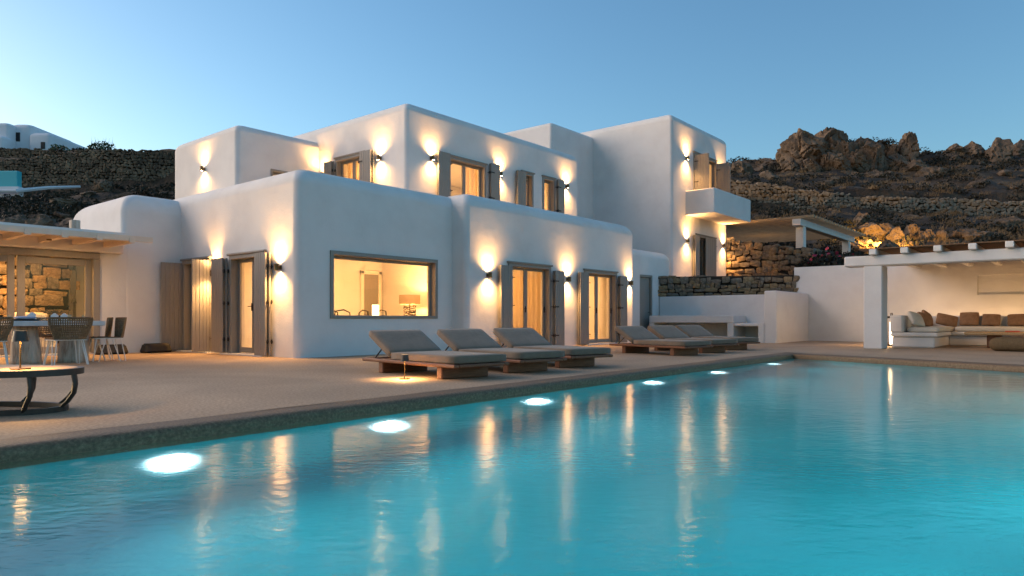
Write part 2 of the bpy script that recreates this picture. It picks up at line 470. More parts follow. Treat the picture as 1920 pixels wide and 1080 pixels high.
for i, (x, z) in enumerate(((-6.3, -.45), (-2.9, -.42), (8.2, -.5))):
    o = MB().lathe([(0, .0), (.05, .0), (.055, -.01)], 16, M=Matrix.Rotation(R(90), 4, 'X')).build('pool_inlet', M['ceramic'], loc=(x, PY - .004, z))
    tag(o, ['small white inlet under the left stretch of rim', 'small white inlet between the second and third underwater lights', 'small white inlet by the far pool corner'][i], 'inlet', 'pool inlets')

# ------------------------------------------------------------------ villa: rounded plaster blocks with cut openings
villa = empty('villa', (0, 0, 0), 0, 'white rounded plaster villa of stacked cubes with taupe shutters', 'house')

def rblock(x0, x1, y0, y1, z0, z1, rv=.16, rt=.3, nv=7, nt=7, rcorner=None):
    lv = [(z0, 0.0)] + [(z1 - rt + rt * math.sin(t), rt * (1 - math.cos(t))) for t in [i * math.pi / 2 / nt for i in range(nt + 1)]]
    rings = []
    for z, ins in lv:
        ring = []
        rr = rcorner or [rv] * 4
        for ci, (cx, cy_, a0) in enumerate(((x0, y0, 180), (x1, y0, 270), (x1, y1, 0), (x0, y1, 90))):
            r = rr[ci]
            sx = 1 if cx == x0 else -1; sy = 1 if cy_ == y0 else -1
            ox, oy = cx + sx * (r + ins), cy_ + sy * (r + ins)
            for k in range(nv + 1):
                a = R(a0 + 90 * k / nv)
                ring.append((ox + r * math.cos(a), oy + r * math.sin(a), z))
        rings.append(ring)
    n = len(rings[0])
    vs = [p for rg in rings for p in rg]
    fs = [tuple(range(n - 1, -1, -1)), tuple((len(rings) - 1) * n + k for k in range(n))]
    for i in range(len(rings) - 1):
        for k in range(n):
            l = (k + 1) % n
            fs.append((i * n + k, i * n + l, (i + 1) * n + l, (i + 1) * n + k))
    return MB().add(vs, fs)

def carve(mb, cutters, name, material, parent):
    me = mb.mesh(name, material)
    o = bpy.data.objects.new(name, me); col.objects.link(o)
    tmp = []
    for c in cutters:
        co = bpy.data.objects.new('cut', MB().box(*c).mesh('cut', material)); col.objects.link(co); tmp.append(co)
        md = o.modifiers.new('b', 'BOOLEAN'); md.operation = 'DIFFERENCE'; md.object = co; md.solver = 'EXACT'
    dg = bpy.context.evaluated_depsgraph_get(); dg.update()
    new = bpy.data.meshes.new_from_object(o.evaluated_get(dg))
    new.name = name
    bpy.data.objects.remove(o)
    for co in tmp:
        m_ = co.data
        bpy.data.objects.remove(co); bpy.data.meshes.remove(m_)
    new.shade_smooth(); new.set_sharp_from_angle(angle=R(35))
    ob = link_mesh(name, new, parent)
    wnm = ob.modifiers.new('normals', 'WEIGHTED_NORMAL'); wnm.keep_sharp = True; wnm.weight = 100
    return ob

ROOM_A = (.32, 4.9, .32, 3.25, .03, 2.75)
ROOM_A2 = (.32, 4.9, 3.4, 6.6, .03, 2.95)
def grow(c, e=.04): return (c[0] - e, c[1] + e, c[2] - e, c[3] + e, c[4] - e, c[5] + e)
ROOM_B1 = (5.26, 8.7, -.18, 3.6, .03, 2.9)
ROOM_B2 = (8.95, 12.55, -.18, 3.6, .03, 2.9)
DECK_A = (.45, 5.6, .45, 6.8, 3.45, 6)
DECK_B = (5.0, 12.4, -.05, 2.9, 3.45, 6)
WIN_A = (.82, 3.9, -.5, .5, .81, 2.22)
DOOR_A1 = (-.5, .5, 3.55, 4.9, .03, 2.2)
DOOR_A2 = (-.5, .5, 1.2, 2.62, .03, 2.2)
DOOR_B1 = (6.07, 7.9, -1, .0, .03, 2.26)
DOOR_B2 = (9.68, 11.5, -1, .0, .03, 2.26)
carve(rblock(0, 5.2, 0, 8.5, -.3, 3.93, .17, .36), [ROOM_A, ROOM_A2, WIN_A, DOOR_A1, DOOR_A2, DECK_A, DECK_B], 'ground_floor_wall', M['plaster'], villa)
carve(rblock(4.45, 12.92, -.5, 8, -.3, 3.98, .22, .38, rcorner=[.14, .45, .2, .2]), [grow(ROOM_A), grow(ROOM_A2), ROOM_B1, ROOM_B2, DOOR_B1, DOOR_B2, grow(DECK_A), grow(DECK_B)], 'ground_floor_wall', M['plaster'], villa)
# rear-left wing, veranda room
carve(rblock(-1.37, .4, 5.05, 8.5, -.3, 3.82, .14, .5, rcorner=[.14, .14, .14, .3]), [(-3, -1.0, 5.3, 8.0, .03, 2.6)], 'wing_wall', M['plaster'], villa)
VR = (-6.2, -1.05, 5.28, 8.2, .03, 2.6)
carve(MB().box(-6.6, -1.2, 5.06, 8.44, -.3, 2.82), [VR, (-6.0, -1.86, 4.8, 5.5, .03, 2.26)], 'veranda_room_wall', M['plaster'], villa)
# upper blocks
ROOM_G = (5.7, 13.6, 3.05, 8, 3.47, 6.3)
G_CUTS = [ROOM_G, (5.0, 6.0, 4.62, 6.02, 3.47, 5.84), (7.05, 8.72, 2.4, 3.4, 3.47, 5.76), (10.62, 11.22, 2.4, 3.4, 3.47, 5.86), (11.82, 12.5, 2.4, 3.4, 3.47, 5.88)]
carve(rblock(5.35, 14.08, 2.72, 9, 3.0, 7.1, .12, .30), G_CUTS, 'upper_floor_wall', M['plaster'], villa)
carve(rblock(2.5, 6.2, 6.97, 11.3, 3.0, 6.6, .14, .26, rcorner=[.14, .14, .14, .5]), [(2.9, 5.2, 7.3, 10.5, 3.47, 5.8), (3.62, 4.18, 6.7, 7.5, 3.6, 5.4)], 'upper_floor_wall', M['plaster'], villa)
carve(rblock(15.3, 19, 4.9, 10, 2.0, 9.05, .12, .18), [], 'stair_tower_wall', M['plaster'], villa)
ROOM_D1 = (18.9, 23.9, 1.4, 5, 2.4, 4.95)
ROOM_D2 = (18.9, 23.9, 1.4, 5, 5.5, 8.7)
carve(rblock(18.45, 24.4, 1.0, 6.2, -.3, 9.42, .15, .32, rcorner=[.12, .4, .2, .2]), [ROOM_D1, ROOM_D2, (20.5, 22.9, .5, 1.7, 5.5, 8.1), (20.75, 22.8, .5, 1.7, 2.4, 4.5)], 'tower_wall', M['plaster'], villa)
carve(rblock(12.4, 17.85, .5, 4, -.3, 3.42, .2, .32, rcorner=[.2, .8, .2, .2]), [(14.86, 15.85, 0, .72, .03, 2.46)], 'low_wing_wall', M['plaster'], villa)
# balcony on the tower
bal = carve(rblock(19.72, 23.8, -.3, 1.2, 5.28, 6.32, .05, .05, 4, 4), [(19.86, 23.66, -.16, 1.05, 5.5, 7)], 'balcony', M['plaster'], villa)

# ------------------------------------------------------------------ doors, windows, shutters
def frame_at(face, plane):
    return ((0, plane, 0), 0.0) if face == '-y' else ((plane, 0, 0), -math.pi / 2)

def opening(kind, face, plane, s0, s1, z0, z1, sashes, rev=.16, cap=True, trim=.085, bottom=False, handle=True):
    """frame with architrave, glazed sashes with panes; s runs along the wall"""
    loc, rz = frame_at(face, plane)
    b = MB()
    for a, c in ((s0 - trim * .35, s0 + .055), (s1 - .055, s1 + trim * .35)):
        b.box(a, c, -.035, rev + .05, z0, z1 + .001, .006)
    b.box(s0 - trim * .35, s1 + trim * .35, -.037, rev + .05, z1 - .055, z1 + trim * .4, .006)
    if cap:
        b.box(s0 - trim * .9, s1 + trim * .9, -.075, .02, z1 + trim * .4 - .004, z1 + trim * .4 + .045, .012)
    if bottom:
        b.box(s0 + .05, s1 - .05, -.03, rev + .05, z0 - .001, z0 + .06, .006)
    fr = b.build(kind + '_frame', M['taupe'], villa, None, loc, rz)
    for (a, c) in sashes:
        q = MB()
        st = .065
        q.box(a, a + st, rev - .02, rev + .03, z0 + .012, z1 - .06, .006)
        q.box(c - st, c, rev - .02, rev + .03, z0 + .012, z1 - .06, .006)
        q.box(a + st - .002, c - st + .002, rev - .018, rev + .028, z1 - .06 - st, z1 - .061, .006)
        q.box(a + st - .002, c - st + .002, rev - .018, rev + .028, z0 + .013, z0 + (.13 if kind == 'door' else .07), .006)
        d = q.build(kind, M['taupe'], villa, None, loc, rz)
        MB().add([(a + st - .01, rev + .005, z0 + .06), (c - st + .01, rev + .005, z0 + .06), (c - st + .01, rev + .005, z1 - .1), (a + st - .01, rev + .005, z1 - .1)], [(0, 1, 2, 3)]).build('pane', M['glass'], d)
        if kind == 'door' and handle:
            h = MB(); h.box(c - .045, c - .02, rev - .05, rev - .018, z0 + .95, z0 + 1.12, .004)
            h.tube([(c - .032, rev - .045, z0 + 1.05), (c - .032, rev - .075, z0 + 1.05), (c - .14, rev - .075, z0 + 1.05)], .009, 6)
            h.build('handle', M['iron'], d)
    return fr

plank_cache = {}
def leaf(loc, rz, w, h, n=5, hinge_side=1):
    """a planked shutter leaf; origin at its hinge foot, local x along the leaf"""
    key = (round(w / n, 3), round(h, 3))
    if key not in plank_cache:
        pw = w / n
        plank_cache[key] = MB().box(.003, pw - .003, -.02, .02, 0, h, .007).mesh('plank', M['taupe'])
    b = MB()
    b.box(.012, w - .012, -.011, .011, .012, h - .012)
    lf = b.build('shutter', M['taupe'], villa, None, loc, rz)
    for i in range(n):
        o = link_mesh('plank', plank_cache[key], lf, (i * w / n, 0, 0))
    for z in (.3, h * .52, h - .3):
        hb = MB()
        hb.box(-.05, .16, -.031, -.02, z - .02, z + .02, .003)
        hb.tube([(-.02, -.02, z - .045), (-.02, -.02, z + .045)], .014, 8)
        hb.tube([(-.02, -.02, z), (-.07, .03, z)], .010, 6)
        hb.build('hinge', M['iron'], lf)
    return lf

def pack(face, plane, s0, s1, z0, z1, hinge):
    """two leaves folded back on each other beside an opening; hinge = 'l' or 'r' end of the pack"""
    loc, rz = frame_at(face, plane)
    w = s1 - s0
    Mt = Matrix.Translation(loc) @ Matrix.Rotation(rz, 4, 'Z')
    for k, (off, ds) in enumerate(((-.075, .05), (-.155, 0.0))):
        sh = ds if hinge == 'l' else -ds
        if hinge == 'l':
            p = Mt @ Vector((s0 + sh * 0 - (.0 if k else -.03), off, z0)); leaf(p, rz, w - .02, z1 - z0)
        else:
            p = Mt @ Vector((s1 + (.03 if not k else 0), off, z0)); leaf(p, rz + math.pi, w - .02, z1 - z0)

# ground floor, left face of the front block
opening('door', '-x', 0, -4.9, -3.55, .03, 2.2, [(-4.84, -4.23), (-4.22, -3.61)])
opening('door', '-x', 0, -2.62, -1.2, .03, 2.2, [(-2.56, -1.91), (-1.90, -1.26)])
leaf((-.03, 4.93, .04), math.pi, .52, 2.14)
leaf((-.05, 3.52, .04), math.pi - .12, .40, 2.14)
pack('-x', 0, -3.22, -2.70, .04, 2.18, 'r')
pack('-x', 0, -1.36, -.90, .02, 2.2, 'r')
MB().box(-.18, .02, 1.05, 2.8, -.05, .028, .01).box(-.18, .02, 3.4, 5.0, -.05, .028, .01).build('door_sill', M['concrete'], villa)
# picture window
opening('window', '-y', 0, .82, 3.9, .81, 2.22, [(.87, 3.85)], rev=.15, cap=False, bottom=True)
# front-right block
opening('door', '-y', -.5, 6.07, 7.9, .03, 2.26, [(6.13, 6.98), (6.99, 7.84)])
opening('door', '-y', -.5, 9.68, 11.5, .03, 2.26, [(9.74, 10.58), (10.59, 11.44)])
pack('-y', -.5, 5.55, 6.05, .03, 2.2, 'r')
pack('-y', -.5, 7.95, 8.42, .03, 2.18, 'l')
pack('-y', -.5, 9.19, 9.68, .03, 2.2, 'r')
pack('-y', -.5, 11.52, 11.98, .03, 2.2, 'l')
MB().box(6.0, 8.0, -.66, -.46, -.05, .028, .01).box(9.6, 11.6, -.66, -.46, -.05, .028, .01).build('door_sill', M['concrete'], villa)
# solid door on the low wing
q = MB().box(14.86, 14.93, .52, .68, .03, 2.46, .006).box(15.78, 15.85, .52, .68, .03, 2.46, .006).box(14.93, 15.78, .52, .68, 2.38, 2.46, .006)
fr = q.build('door_frame', M['taupe'], villa)
d = MB().box(14.94, 15.77, .6, .66, .04, 2.37, .006).build('door', M['taupe'], villa)
MB().box(15.02, 15.69, .585, .602, .2, 2.25, .006).build('panel', M['taupe'], d)
MB().tube([(15.68, .60, 1.05), (15.68, .54, 1.05), (15.57, .54, 1.05)], .012, 6).build('handle', M['iron'], d)
# upper floor
opening('door', '-x', 5.35, -6.02, -4.62, 3.47, 5.84, [(-5.96, -5.33), (-5.32, -4.68)])
pack('-x', 5.35, -6.50, -6.08, 3.5, 5.8, 'r')
pack('-x', 5.35, -4.66, -4.10, 3.5, 5.86, 'l')
opening('door', '-y', 2.72, 7.05, 8.72, 3.47, 5.76, [(7.11, 7.88), (7.89, 8.66)])
pack('-y', 2.72, 6.45, 6.98, 3.5, 5.82, 'r')
pack('-y', 2.72, 8.83, 9.30, 3.5, 5.86, 'l')
opening('window', '-y', 2.72, 10.62, 11.22, 3.47, 5.86, [(10.67, 11.17)])
pack('-y', 2.72, 10.18, 10.66, 3.5, 5.86, 'r')
opening('window', '-y', 2.72, 11.82, 12.5, 3.47, 5.88, [(11.87, 12.45)])
pack('-y', 2.72, 12.55, 12.95, 3.5, 5.92, 'l')
opening('window', '-y', 6.97, 3.62, 4.18, 3.6, 5.4, [(3.66, 4.14)], cap=False, trim=.03)
# tower
opening('door', '-y', 1.0, 20.5, 22.9, 5.5, 8.1, [(20.56, 21.69), (21.71, 22.84)], handle=False)
leaf((20.55, .96, 5.52), R(-78), .62, 2.5)
leaf((22.9, .96, 5.52), R(-78), .62, 2.5)
opening('door', '-y', 1.0, 20.75, 22.8, 2.4, 4.5, [(20.81, 21.77), (21.78, 22.74)], handle=False)
leaf((22.75, .93, 2.45), R(180), 1.15, 2.0)
pack('-y', 1.0, 20.3, 20.78, 2.45, 4.48, 'r')

# veranda sliding doors
loc = (0, 5.06, 0)
q = MB()
q.box(-6.0, -1.86, -.05, .16, 2.16, 2.30, .008)
q.box(-2.0, -1.86, -.05, .16, .03, 2.16, .008)
q.build('door_frame', M['taupe'], villa, None, loc)
for (a, c, y0) in ((-3.42, -1.99, .09), (-4.9, -3.48, .02)):
    q = MB()
    for s0, s1 in ((a, a + .15), (c - .13, c)):
        q.box(s0, s1, y0, y0 + .055, .04, 2.15, .008)
    q.box(a + .15, c - .13, y0 + .002, y0 + .053, 2.0, 2.149, .008)
    q.box(a + .15, c - .13, y0 + .002, y0 + .053, .041, .19, .008)
    d = q.build('sliding_door', M['taupe'], villa, None, loc)
    if a > -4:
        MB().add([(a + .14, y0 + .03, .18), (c - .12, y0 + .03, .18), (c - .12, y0 + .03, 2.01), (a + .14, y0 + .03, 2.01)], [(0, 1, 2, 3)]).build('pane', M['glass'], d)
# lintel over the veranda doors
MB().box(-6.2, -1.40, 4.86, 5.07, 2.31, 2.62, .02).build('lintel', M['plaster'], villa)

# ------------------------------------------------------------------ wall lamps
LR = random.Random(17)
def wall_lamp(face, plane, s, z, label, power=32):
    loc, rz = frame_at(face, plane)
    Mt = Matrix.Translation(loc) @ Matrix.Rotation(rz, 4, 'Z')
    p = Mt @ Vector((s, 0, z))
    t = empty('wall_lamp', p, rz, label, 'wall lamp', 'brass up-and-down wall lamps')
    b = MB()
    b.lathe([(.046, -.066), (.049, -.068), (.049, -.03), (.043, 0), (.049, .03), (.049, .068), (.046, .066), (.043, .056), (.043, -.056), (.046, -.066)], 18, (0, -.10, 0), cap=False)
    b.build('body', M['bronze'], t, 40)
    MB().box(-.022, .022, -.06, .003, -.03, .03, .004).box(-.045, .045, -.014, .003, -.045, .045, .004).build('bracket', M['bronze'], t)
    power *= LR.uniform(.78, .98)
    tl = LR.uniform(-.05, .05)                       # no two lamps are aimed quite alike
    for sgn, nm in ((1, 'lens'), (-1, 'lens')):
        MB().lathe([(0, .054 * sgn), (.043, .054 * sgn)], 16, (0, -.10, 0), cap=False).build(nm, M['e_lamp'], t)
        light('SPOT', 'lamp_beam', (0, -.125, .085 * sgn), power * (1.6 if sgn > 0 else 1.9), LAMP, t, (tl, .15 if sgn > 0 else -.04, sgn), R(146), 1.0, .055)
        light('SPOT', 'lamp_core', (0, -.125, .085 * sgn), power * .65, LAMP, t, (tl, .05, sgn), R(88), 1.0, .05)
    return t

wall_lamp('-x', 0, -3.28, 1.86, 'wall lamp hidden behind the folded shutter between the two left doors')
wall_lamp('-x', 0, -.60, 1.87, 'brass wall lamp beside the front corner of the ground floor')
wall_lamp('-y', -.5, 5.23, 1.92, 'brass wall lamp right of the picture window')
wall_lamp('-y', -.5, 8.75, 1.97, 'brass wall lamp between the two right-hand ground floor doors')
wall_lamp('-y', -.5, 12.37, 2.0, 'brass wall lamp at the rounded end of the ground floor block')
wall_lamp('-y', .5, 16.6, 2.05, 'brass wall lamp right of the narrow plain door')
wall_lamp('-x', 2.5, -8.89, 5.48, 'brass wall lamp on the leftmost upper cube', 30)
wall_lamp('-x', 5.35, -3.86, 5.58, 'brass wall lamp left of the tall upper corner')
wall_lamp('-x', 5.35, -6.68, 5.45, 'wall lamp behind the far shutter of the upper left door')
wall_lamp('-y', 2.72, 6.31, 5.58, 'brass wall lamp right of the tall upper corner')
wall_lamp('-y', 2.72, 9.42, 5.6, 'wall lamp behind the right shutter of the upper double window')
wall_lamp('-y', 2.72, 13.25, 5.76, 'brass wall lamp at the right end of the upper floor')
wall_lamp('-y', 1.0, 19.75, 7.72, 'brass wall lamp above the balcony, left of its door', 48)
wall_lamp('-y', 1.0, 23.35, 7.5, 'wall lamp behind the right balcony shutter', 48)
wall_lamp('-y', 1.0, 19.8, 4.16, 'brass wall lamp under the balcony, left of the terrace door', 48)
wall_lamp('-y', 1.0, 23.66, 4.27, 'brass wall lamp under the balcony beside the stone wall', 48)

# ------------------------------------------------------------------ lights in the rooms (ceiling fittings)
def ceiling_lamp(x, y, z, power, label, color=WARM2):
    t = empty('ceiling_lamp', (x, y, z), 0, label, 'ceiling lamp', 'round ceiling lamps inside the villa')
    MB().lathe([(.14, 0), (.14, -.05), (.12, -.06)], 18).build('housing', M['white_metal'], t, 40)
    MB().lathe([(0, -.061), (.12, -.061)], 18, cap=False).build('diffuser', M['e_soft'], t)
    light('AREA', 'ceiling_light', (0, 0, -.08), power, color, t, (0, 0, -1), radius=.13)
    return t
ceiling_lamp(2.0, 1.9, 2.75, 36, 'ceiling lamp over the table in the living room')
ceiling_lamp(2.4, 4.9, 2.95, 46, 'ceiling lamp in the room of the two left doors')
ceiling_lamp(4.1, 1.0, 2.75, 26, 'ceiling lamp near the right wall of the living room')
ceiling_lamp(6.9, 1.6, 2.9, 46, 'ceiling lamp in the bedroom behind the first lounger row')
ceiling_lamp(10.7, 1.6, 2.9, 46, 'ceiling lamp in the room of the second garden door')
ceiling_lamp(7.2, 4.9, 6.3, 80, 'ceiling lamp upstairs behind the corner')
ceiling_lamp(11.6, 5.0, 6.3, 55, 'ceiling lamp upstairs behind the two narrow windows')
ceiling_lamp(3.9, 8.6, 5.8, 45, 'ceiling lamp in the leftmost upper cube')
ceiling_lamp(21.4, 3.2, 8.7, 60, 'ceiling lamp in the tower room over the balcony')
ceiling_lamp(-3.6, 6.3, 2.6, 48, 'ceiling lamp in the veranda room')

# ------------------------------------------------------------------ stones
def stone_meshes(n, m, seed, flat=.55):
    rr = random.Random(seed); out = []
    for i in range(n):
        bm = bmesh.new()
        pts = []
        for k in range(15):
            v = Vector((rr.uniform(-1, 1), rr.uniform(-1, 1), rr.uniform(-1, 1)))
            mx_ = max(abs(c) for c in v); v = v / mx_
            q = v.normalized() * 1.18
            v = v.lerp(q, .38)
            v += Vector((rr.uniform(-.1, .1), rr.uniform(-.1, .1), rr.uniform(-.1, .1)))
            pts.append(bm.verts.new((v.x * .5, v.y * .5, v.z * .5)))
        for sx in (-1, 1):
            for sz in (-1, 1):
                pts.append(bm.verts.new((sx * rr.uniform(.38, .5), -rr.uniform(.3, .5), sz * rr.uniform(.36, .5))))
        r = bmesh.ops.convex_hull(bm, input=bm.verts)
        bmesh.ops.delete(bm, geom=[g for g in r['geom_interior'] if isinstance(g, bmesh.types.BMVert)], context='VERTS')
        bmesh.ops.dissolve_limit(bm, angle_limit=R(10), verts=bm.verts, edges=bm.edges)
        bmesh.ops.recalc_face_normals(bm, faces=bm.faces)
        me = bpy.data.meshes.new('stone'); bm.to_mesh(me); bm.free()
        me.materials.append(m)
        out.append(me)
    return out
SM = stone_meshes(7, M['stone'], 3) + stone_meshes(6, M['stone2'], 5) + stone_meshes(6, M['stone3'], 9)

def stone_wall(parent, p0, p1, z0, ztop, hrow, wstone, thick=.16, jitter=.12, seed=1, curve=0.0, joined=None, out=.10):
    """courses of rubble from p0 to p1; ztop(t) is the wall's top; alike stones share meshes"""
    rr = random.Random(seed)
    a = Vector(p0); bvec = Vector(p1) - a
    Ln = bvec.length; dirv = bvec / Ln
    nrm = Vector((dirv.y, -dirv.x))
    if nrm.dot(Vector((CAM.x, CAM.y)) - a) < 0: nrm = -nrm
    rot = math.atan2(-nrm.x, nrm.y) + math.pi
    big = MB()
    z = z0
    cnt = 0
    zmax = max(ztop(k / 20) for k in range(21))
    while z < zmax - .03:
        h = hrow * rr.uniform(.72, 1.3)
        s = -rr.uniform(0, wstone * .6)
        while s < Ln:
            w = wstone * rr.uniform(.55, 1.5)
            hh = h * rr.uniform(.72, 1.3); zj = h * rr.uniform(-.16, .16)
            sc_ = s + w / 2
            t = min(max(sc_ / Ln, 0), 1)
            top = ztop(t)
            if sc_ < Ln and z + hh * .35 < top:
                hz_ = min(hh, top - z + .03)
                parts = [(s, w, z, hz_)]
                if w > wstone * 1.0 and hz_ > hrow * .95 and rr.random() < .25:
                    parts = [(s, w * .55, z, hz_ * .5), (s, w * .55, z + hz_ * .5, hz_ * .5), (s + w * .55, w * .45, z, hz_)]
                for (s_, w_, z_, h_) in parts:
                    cc = a + dirv * (s_ + w_ / 2) + nrm * (out * rr.uniform(.2, .7) + curve * math.sin(math.pi * t))
                    me = rr.choice(SM)
                    loc_ = (cc.x, cc.y, z_ + zj + h_ / 2)
                    scl = (w_ * 1.0, thick * rr.uniform(1.3, 1.9), h_ * 1.0)
                    eul = (rr.uniform(-.08, .08), rr.uniform(-jitter, jitter), rot + rr.uniform(-.1, .1))
                    if joined is None:
                        o = link_mesh('stone', me, parent)
                        o.location = loc_; o.scale = scl; o.rotation_euler = eul
                        cnt += 1
                    else:
                        from mathutils import Euler
                        Mx = Matrix.Translation(loc_) @ Euler(eul).to_matrix().to_4x4() @ Matrix.Diagonal((*scl, 1))
                        big.add([Mx @ v.co for v in me.vertices], [tuple(p.vertices) for p in me.polygons])
            s += w
        z += h
    if joined is not None:
        o = big.build('stones', joined, parent); o['kind'] = 'stuff'
    return cnt

# veranda room: rubble feature wall
wt = MB().box(-5.6, -1.75, 7.35, 7.7, .02, 2.6).build('feature_wall', M['mortar'], villa)
stone_wall(wt, (-5.6, 7.35), (-1.75, 7.35), .05, lambda t: 2.55, .26, .42, .1, .05, 11, out=.05)

# ------------------------------------------------------------------ veranda roof
vr = empty('veranda_roof', (-4, 4.2, 2.4), 0, 'pale timber veranda roof, warm lamplight in its colour, with square rafter ends', 'roof')
def vb(name, *a, **k):
    q = MB().box(a[0] + 4, a[1] + 4, a[2] - 4.2, a[3] - 4.2, a[4] - 2.4, a[5] - 2.4, .006)
    return q.build(name, M['lamplit_wood'], vr)
vb('fascia', -8, -1.36, 3.44, 3.52, 2.465, 2.585)
vb('roof_board', -8, -1.43, 3.53, 5.04, 2.545, 2.595)
x = -1.85
while x > -8:
    vb('rafter', x, x + .115, 3.42, 4.855, 2.43, 2.543)
    x -= .635
o = MB().box(-.09, .09, -.09, .09, 0, .24, .01).build('roof_stub', M['trunk'], loc=(-2.2, 5.55, 2.822)); tag(o, 'short square wooden stub standing on the veranda roof', 'post')
light('SPOT', 'veranda_glow', (-3.2, 3.9, 2.38), 42, WARM, None, (0.35, .35, -1), R(140), 1, .12)
vl = empty('downlight', (-3.2, 3.9, 2.395), 0, 'small round downlight under the veranda rafters, nearest the doors', 'downlight')
MB().lathe([(.05, 0), (.05, .02), (.04, .03)], 14).build('ring', M['bronze'], vl, 40)
bpy.data.objects['veranda_glow'].parent = vl; bpy.data.objects['veranda_glow'].location = (0, 0, -.03)
for x, w_ in ((-5.2, 'over the left end of the dining table'), (-7.2, 'farthest along the veranda')):  # two more downlights out of view, added to warm the dining area
    v2 = empty('downlight', (x, 3.9, 2.395), 0, 'added unseen downlight under the veranda rafters, ' + w_, 'downlight')
    MB().lathe([(.05, 0), (.05, .02), (.04, .03)], 14).build('ring', M['bronze'], v2, 40)
    light('SPOT', 'added_veranda_spot', (0, 0, -.03), 45, WARM, v2, (.2, -.25, -1), R(150), 1, .1)

# ------------------------------------------------------------------ right side: counter, walls, terrace
cl = M['plaster']
tw = empty('boundary_wall', (18.6, -4, 0), 0, 'tall white garden wall behind the seating pavilion', 'wall')
def WB(parent, name, x0, x1, y0, y1, z0, z1, ch=.02, m=None):
    p = parent.location
    return MB().box(x0 - p.x, x1 - p.x, y0 - p.y, y1 - p.y, z0 - p.z, z1 - p.z, ch).build(name, m or cl, parent)
# wall with the long niche
wbm = carve(MB().box(18.6, 19.1, -16, -3.9, -.3, 2.72), [(18.3, 18.66, -13.2, -9.6, 1.57, 2.2)], 'wall', cl, tw)
wbm.location = (-18.6, 4, 0)
ct = empty('outdoor_counter', (15.2, -2.4, 0), 0, 'white plastered outdoor kitchen counter with open bays', 'counter')
WB(ct, 'side_wall', 15.2, 18.6, -4.42, -4.0, -.05, 1.74, .03)
WB(ct, 'back_wall', 16.35, 16.6, -4.0, .48, -.05, 1.66, .02)
WB(ct, 'worktop', 15.2, 16.35, -2.94, .3, .66, .92, .02)
WB(ct, 'pier', 15.22, 16.3, -2.93, -2.72, -.05, .66, .01)
WB(ct, 'worktop', 15.25, 16.35, -3.85, -2.945, .55, .66, .02)
WB(ct, 'pier', 15.2, 16.3, -3.999, -3.80, -.05, .665, .01)
WB(ct, 'pier', 15.22, 16.3, .1, .3, -.05, .66, .01)
# lower stone parapet
sw = empty('stone_parapet', (16.6, .2, 1.66), 0, 'low rubble stone parapet above the white outdoor counter', 'wall')
S0, S1 = Vector((16.45, .5)), Vector((18.75, -4.0))
dv = (S1 - S0).normalized(); nv_ = Vector((dv.y, -dv.x)); nv_ = nv_ if nv_.x < 0 else -nv_
poly = [S0 - nv_ * .02, S1 - nv_ * .02, S1 - nv_ * .4, S0 - nv_ * .4]
MB().prism([(p.x - 16.6, p.y - .2) for p in poly], -.0, .78).build('core', M['mortar'], sw)
stone_par = empty('x'); bpy.data.objects.remove(stone_par)
def wall_with_offset(parent, *a, **k):
    n0 = set(bpy.data.objects)
    c = stone_wall(parent, *a, **k)
    for o in set(bpy.data.objects) - n0:
        o.location = Vector(o.location) - parent.location
    return c
wall_with_offset(sw, tuple(S0), tuple(S1), 1.68, lambda t: 2.47 - .1 * t, .18, .33, .15, .10, 21)
# white band under the parapet on the diagonal
MB().prism([(p.x, p.y) for p in (S0 + nv_ * .05, S1 + nv_ * .05, S1 - nv_ * .45, S0 - nv_ * .45)], -.3, 1.655).build('retaining_wall', cl)
tag(bpy.data.objects['retaining_wall'], 'plain white retaining wall below the rubble parapet', 'wall')
terr = MB().prism([(16.9, .55), (18.95, -3.75), (24.6, -3.3), (24.6, 1.2), (18, 1.2)], -.2, 2.38).build('terrace', M['deck']); tag(terr, kind='structure')
# upper curved stone wall
uw = empty('curved_stone_wall', (24.4, -1, 2.3), 0, 'lamplit golden rubble wall curving away from the tower', 'wall')
def uz(t): return 4.86 - .45 * min(1, t / .28) - .25 * t if t < 1 else 3.95
MB().prism([(24.32 - 24.4, .98 + 1), (24.75 - 24.4, -.9 + 1), (24.85 - 24.4, -2.6 + 1), (25.3 - 24.4, -2.6 + 1), (25.3 - 24.4, .98 + 1)], 0, 1.75).build('core', M['mortar'], uw)
MB().prism([(24.6 - 24.4, .98 + 1), (24.7 - 24.4, .1 + 1), (25.3 - 24.4, .1 + 1), (25.3 - 24.4, .98 + 1)], 1.7, 2.2).build('core', M['mortar'], uw)
wall_with_offset(uw, (24.28, 1.0), (24.78, -.9), 2.32, lambda t: 4.84 - .62 * t ** .6, .25, .38, .18, .30, 31)
wall_with_offset(uw, (24.76, -.85), (24.84, -2.65), 2.32, lambda t: 4.22 - .22 * t, .25, .38, .18, .30, 32)
wall_with_offset(uw, (24.85, -2.66), (26.5, -2.8), 2.32, lambda t: 3.98, .25, .38, .18, .30, 33)
ut = MB().prism([(25.2, 1.0), (25.2, -2.6), (26.5, -2.75), (40, -5), (40, 8), (24.5, 6)], 1.5, 3.86).build('upper_terrace', M['soil']); tag(ut, kind='structure')

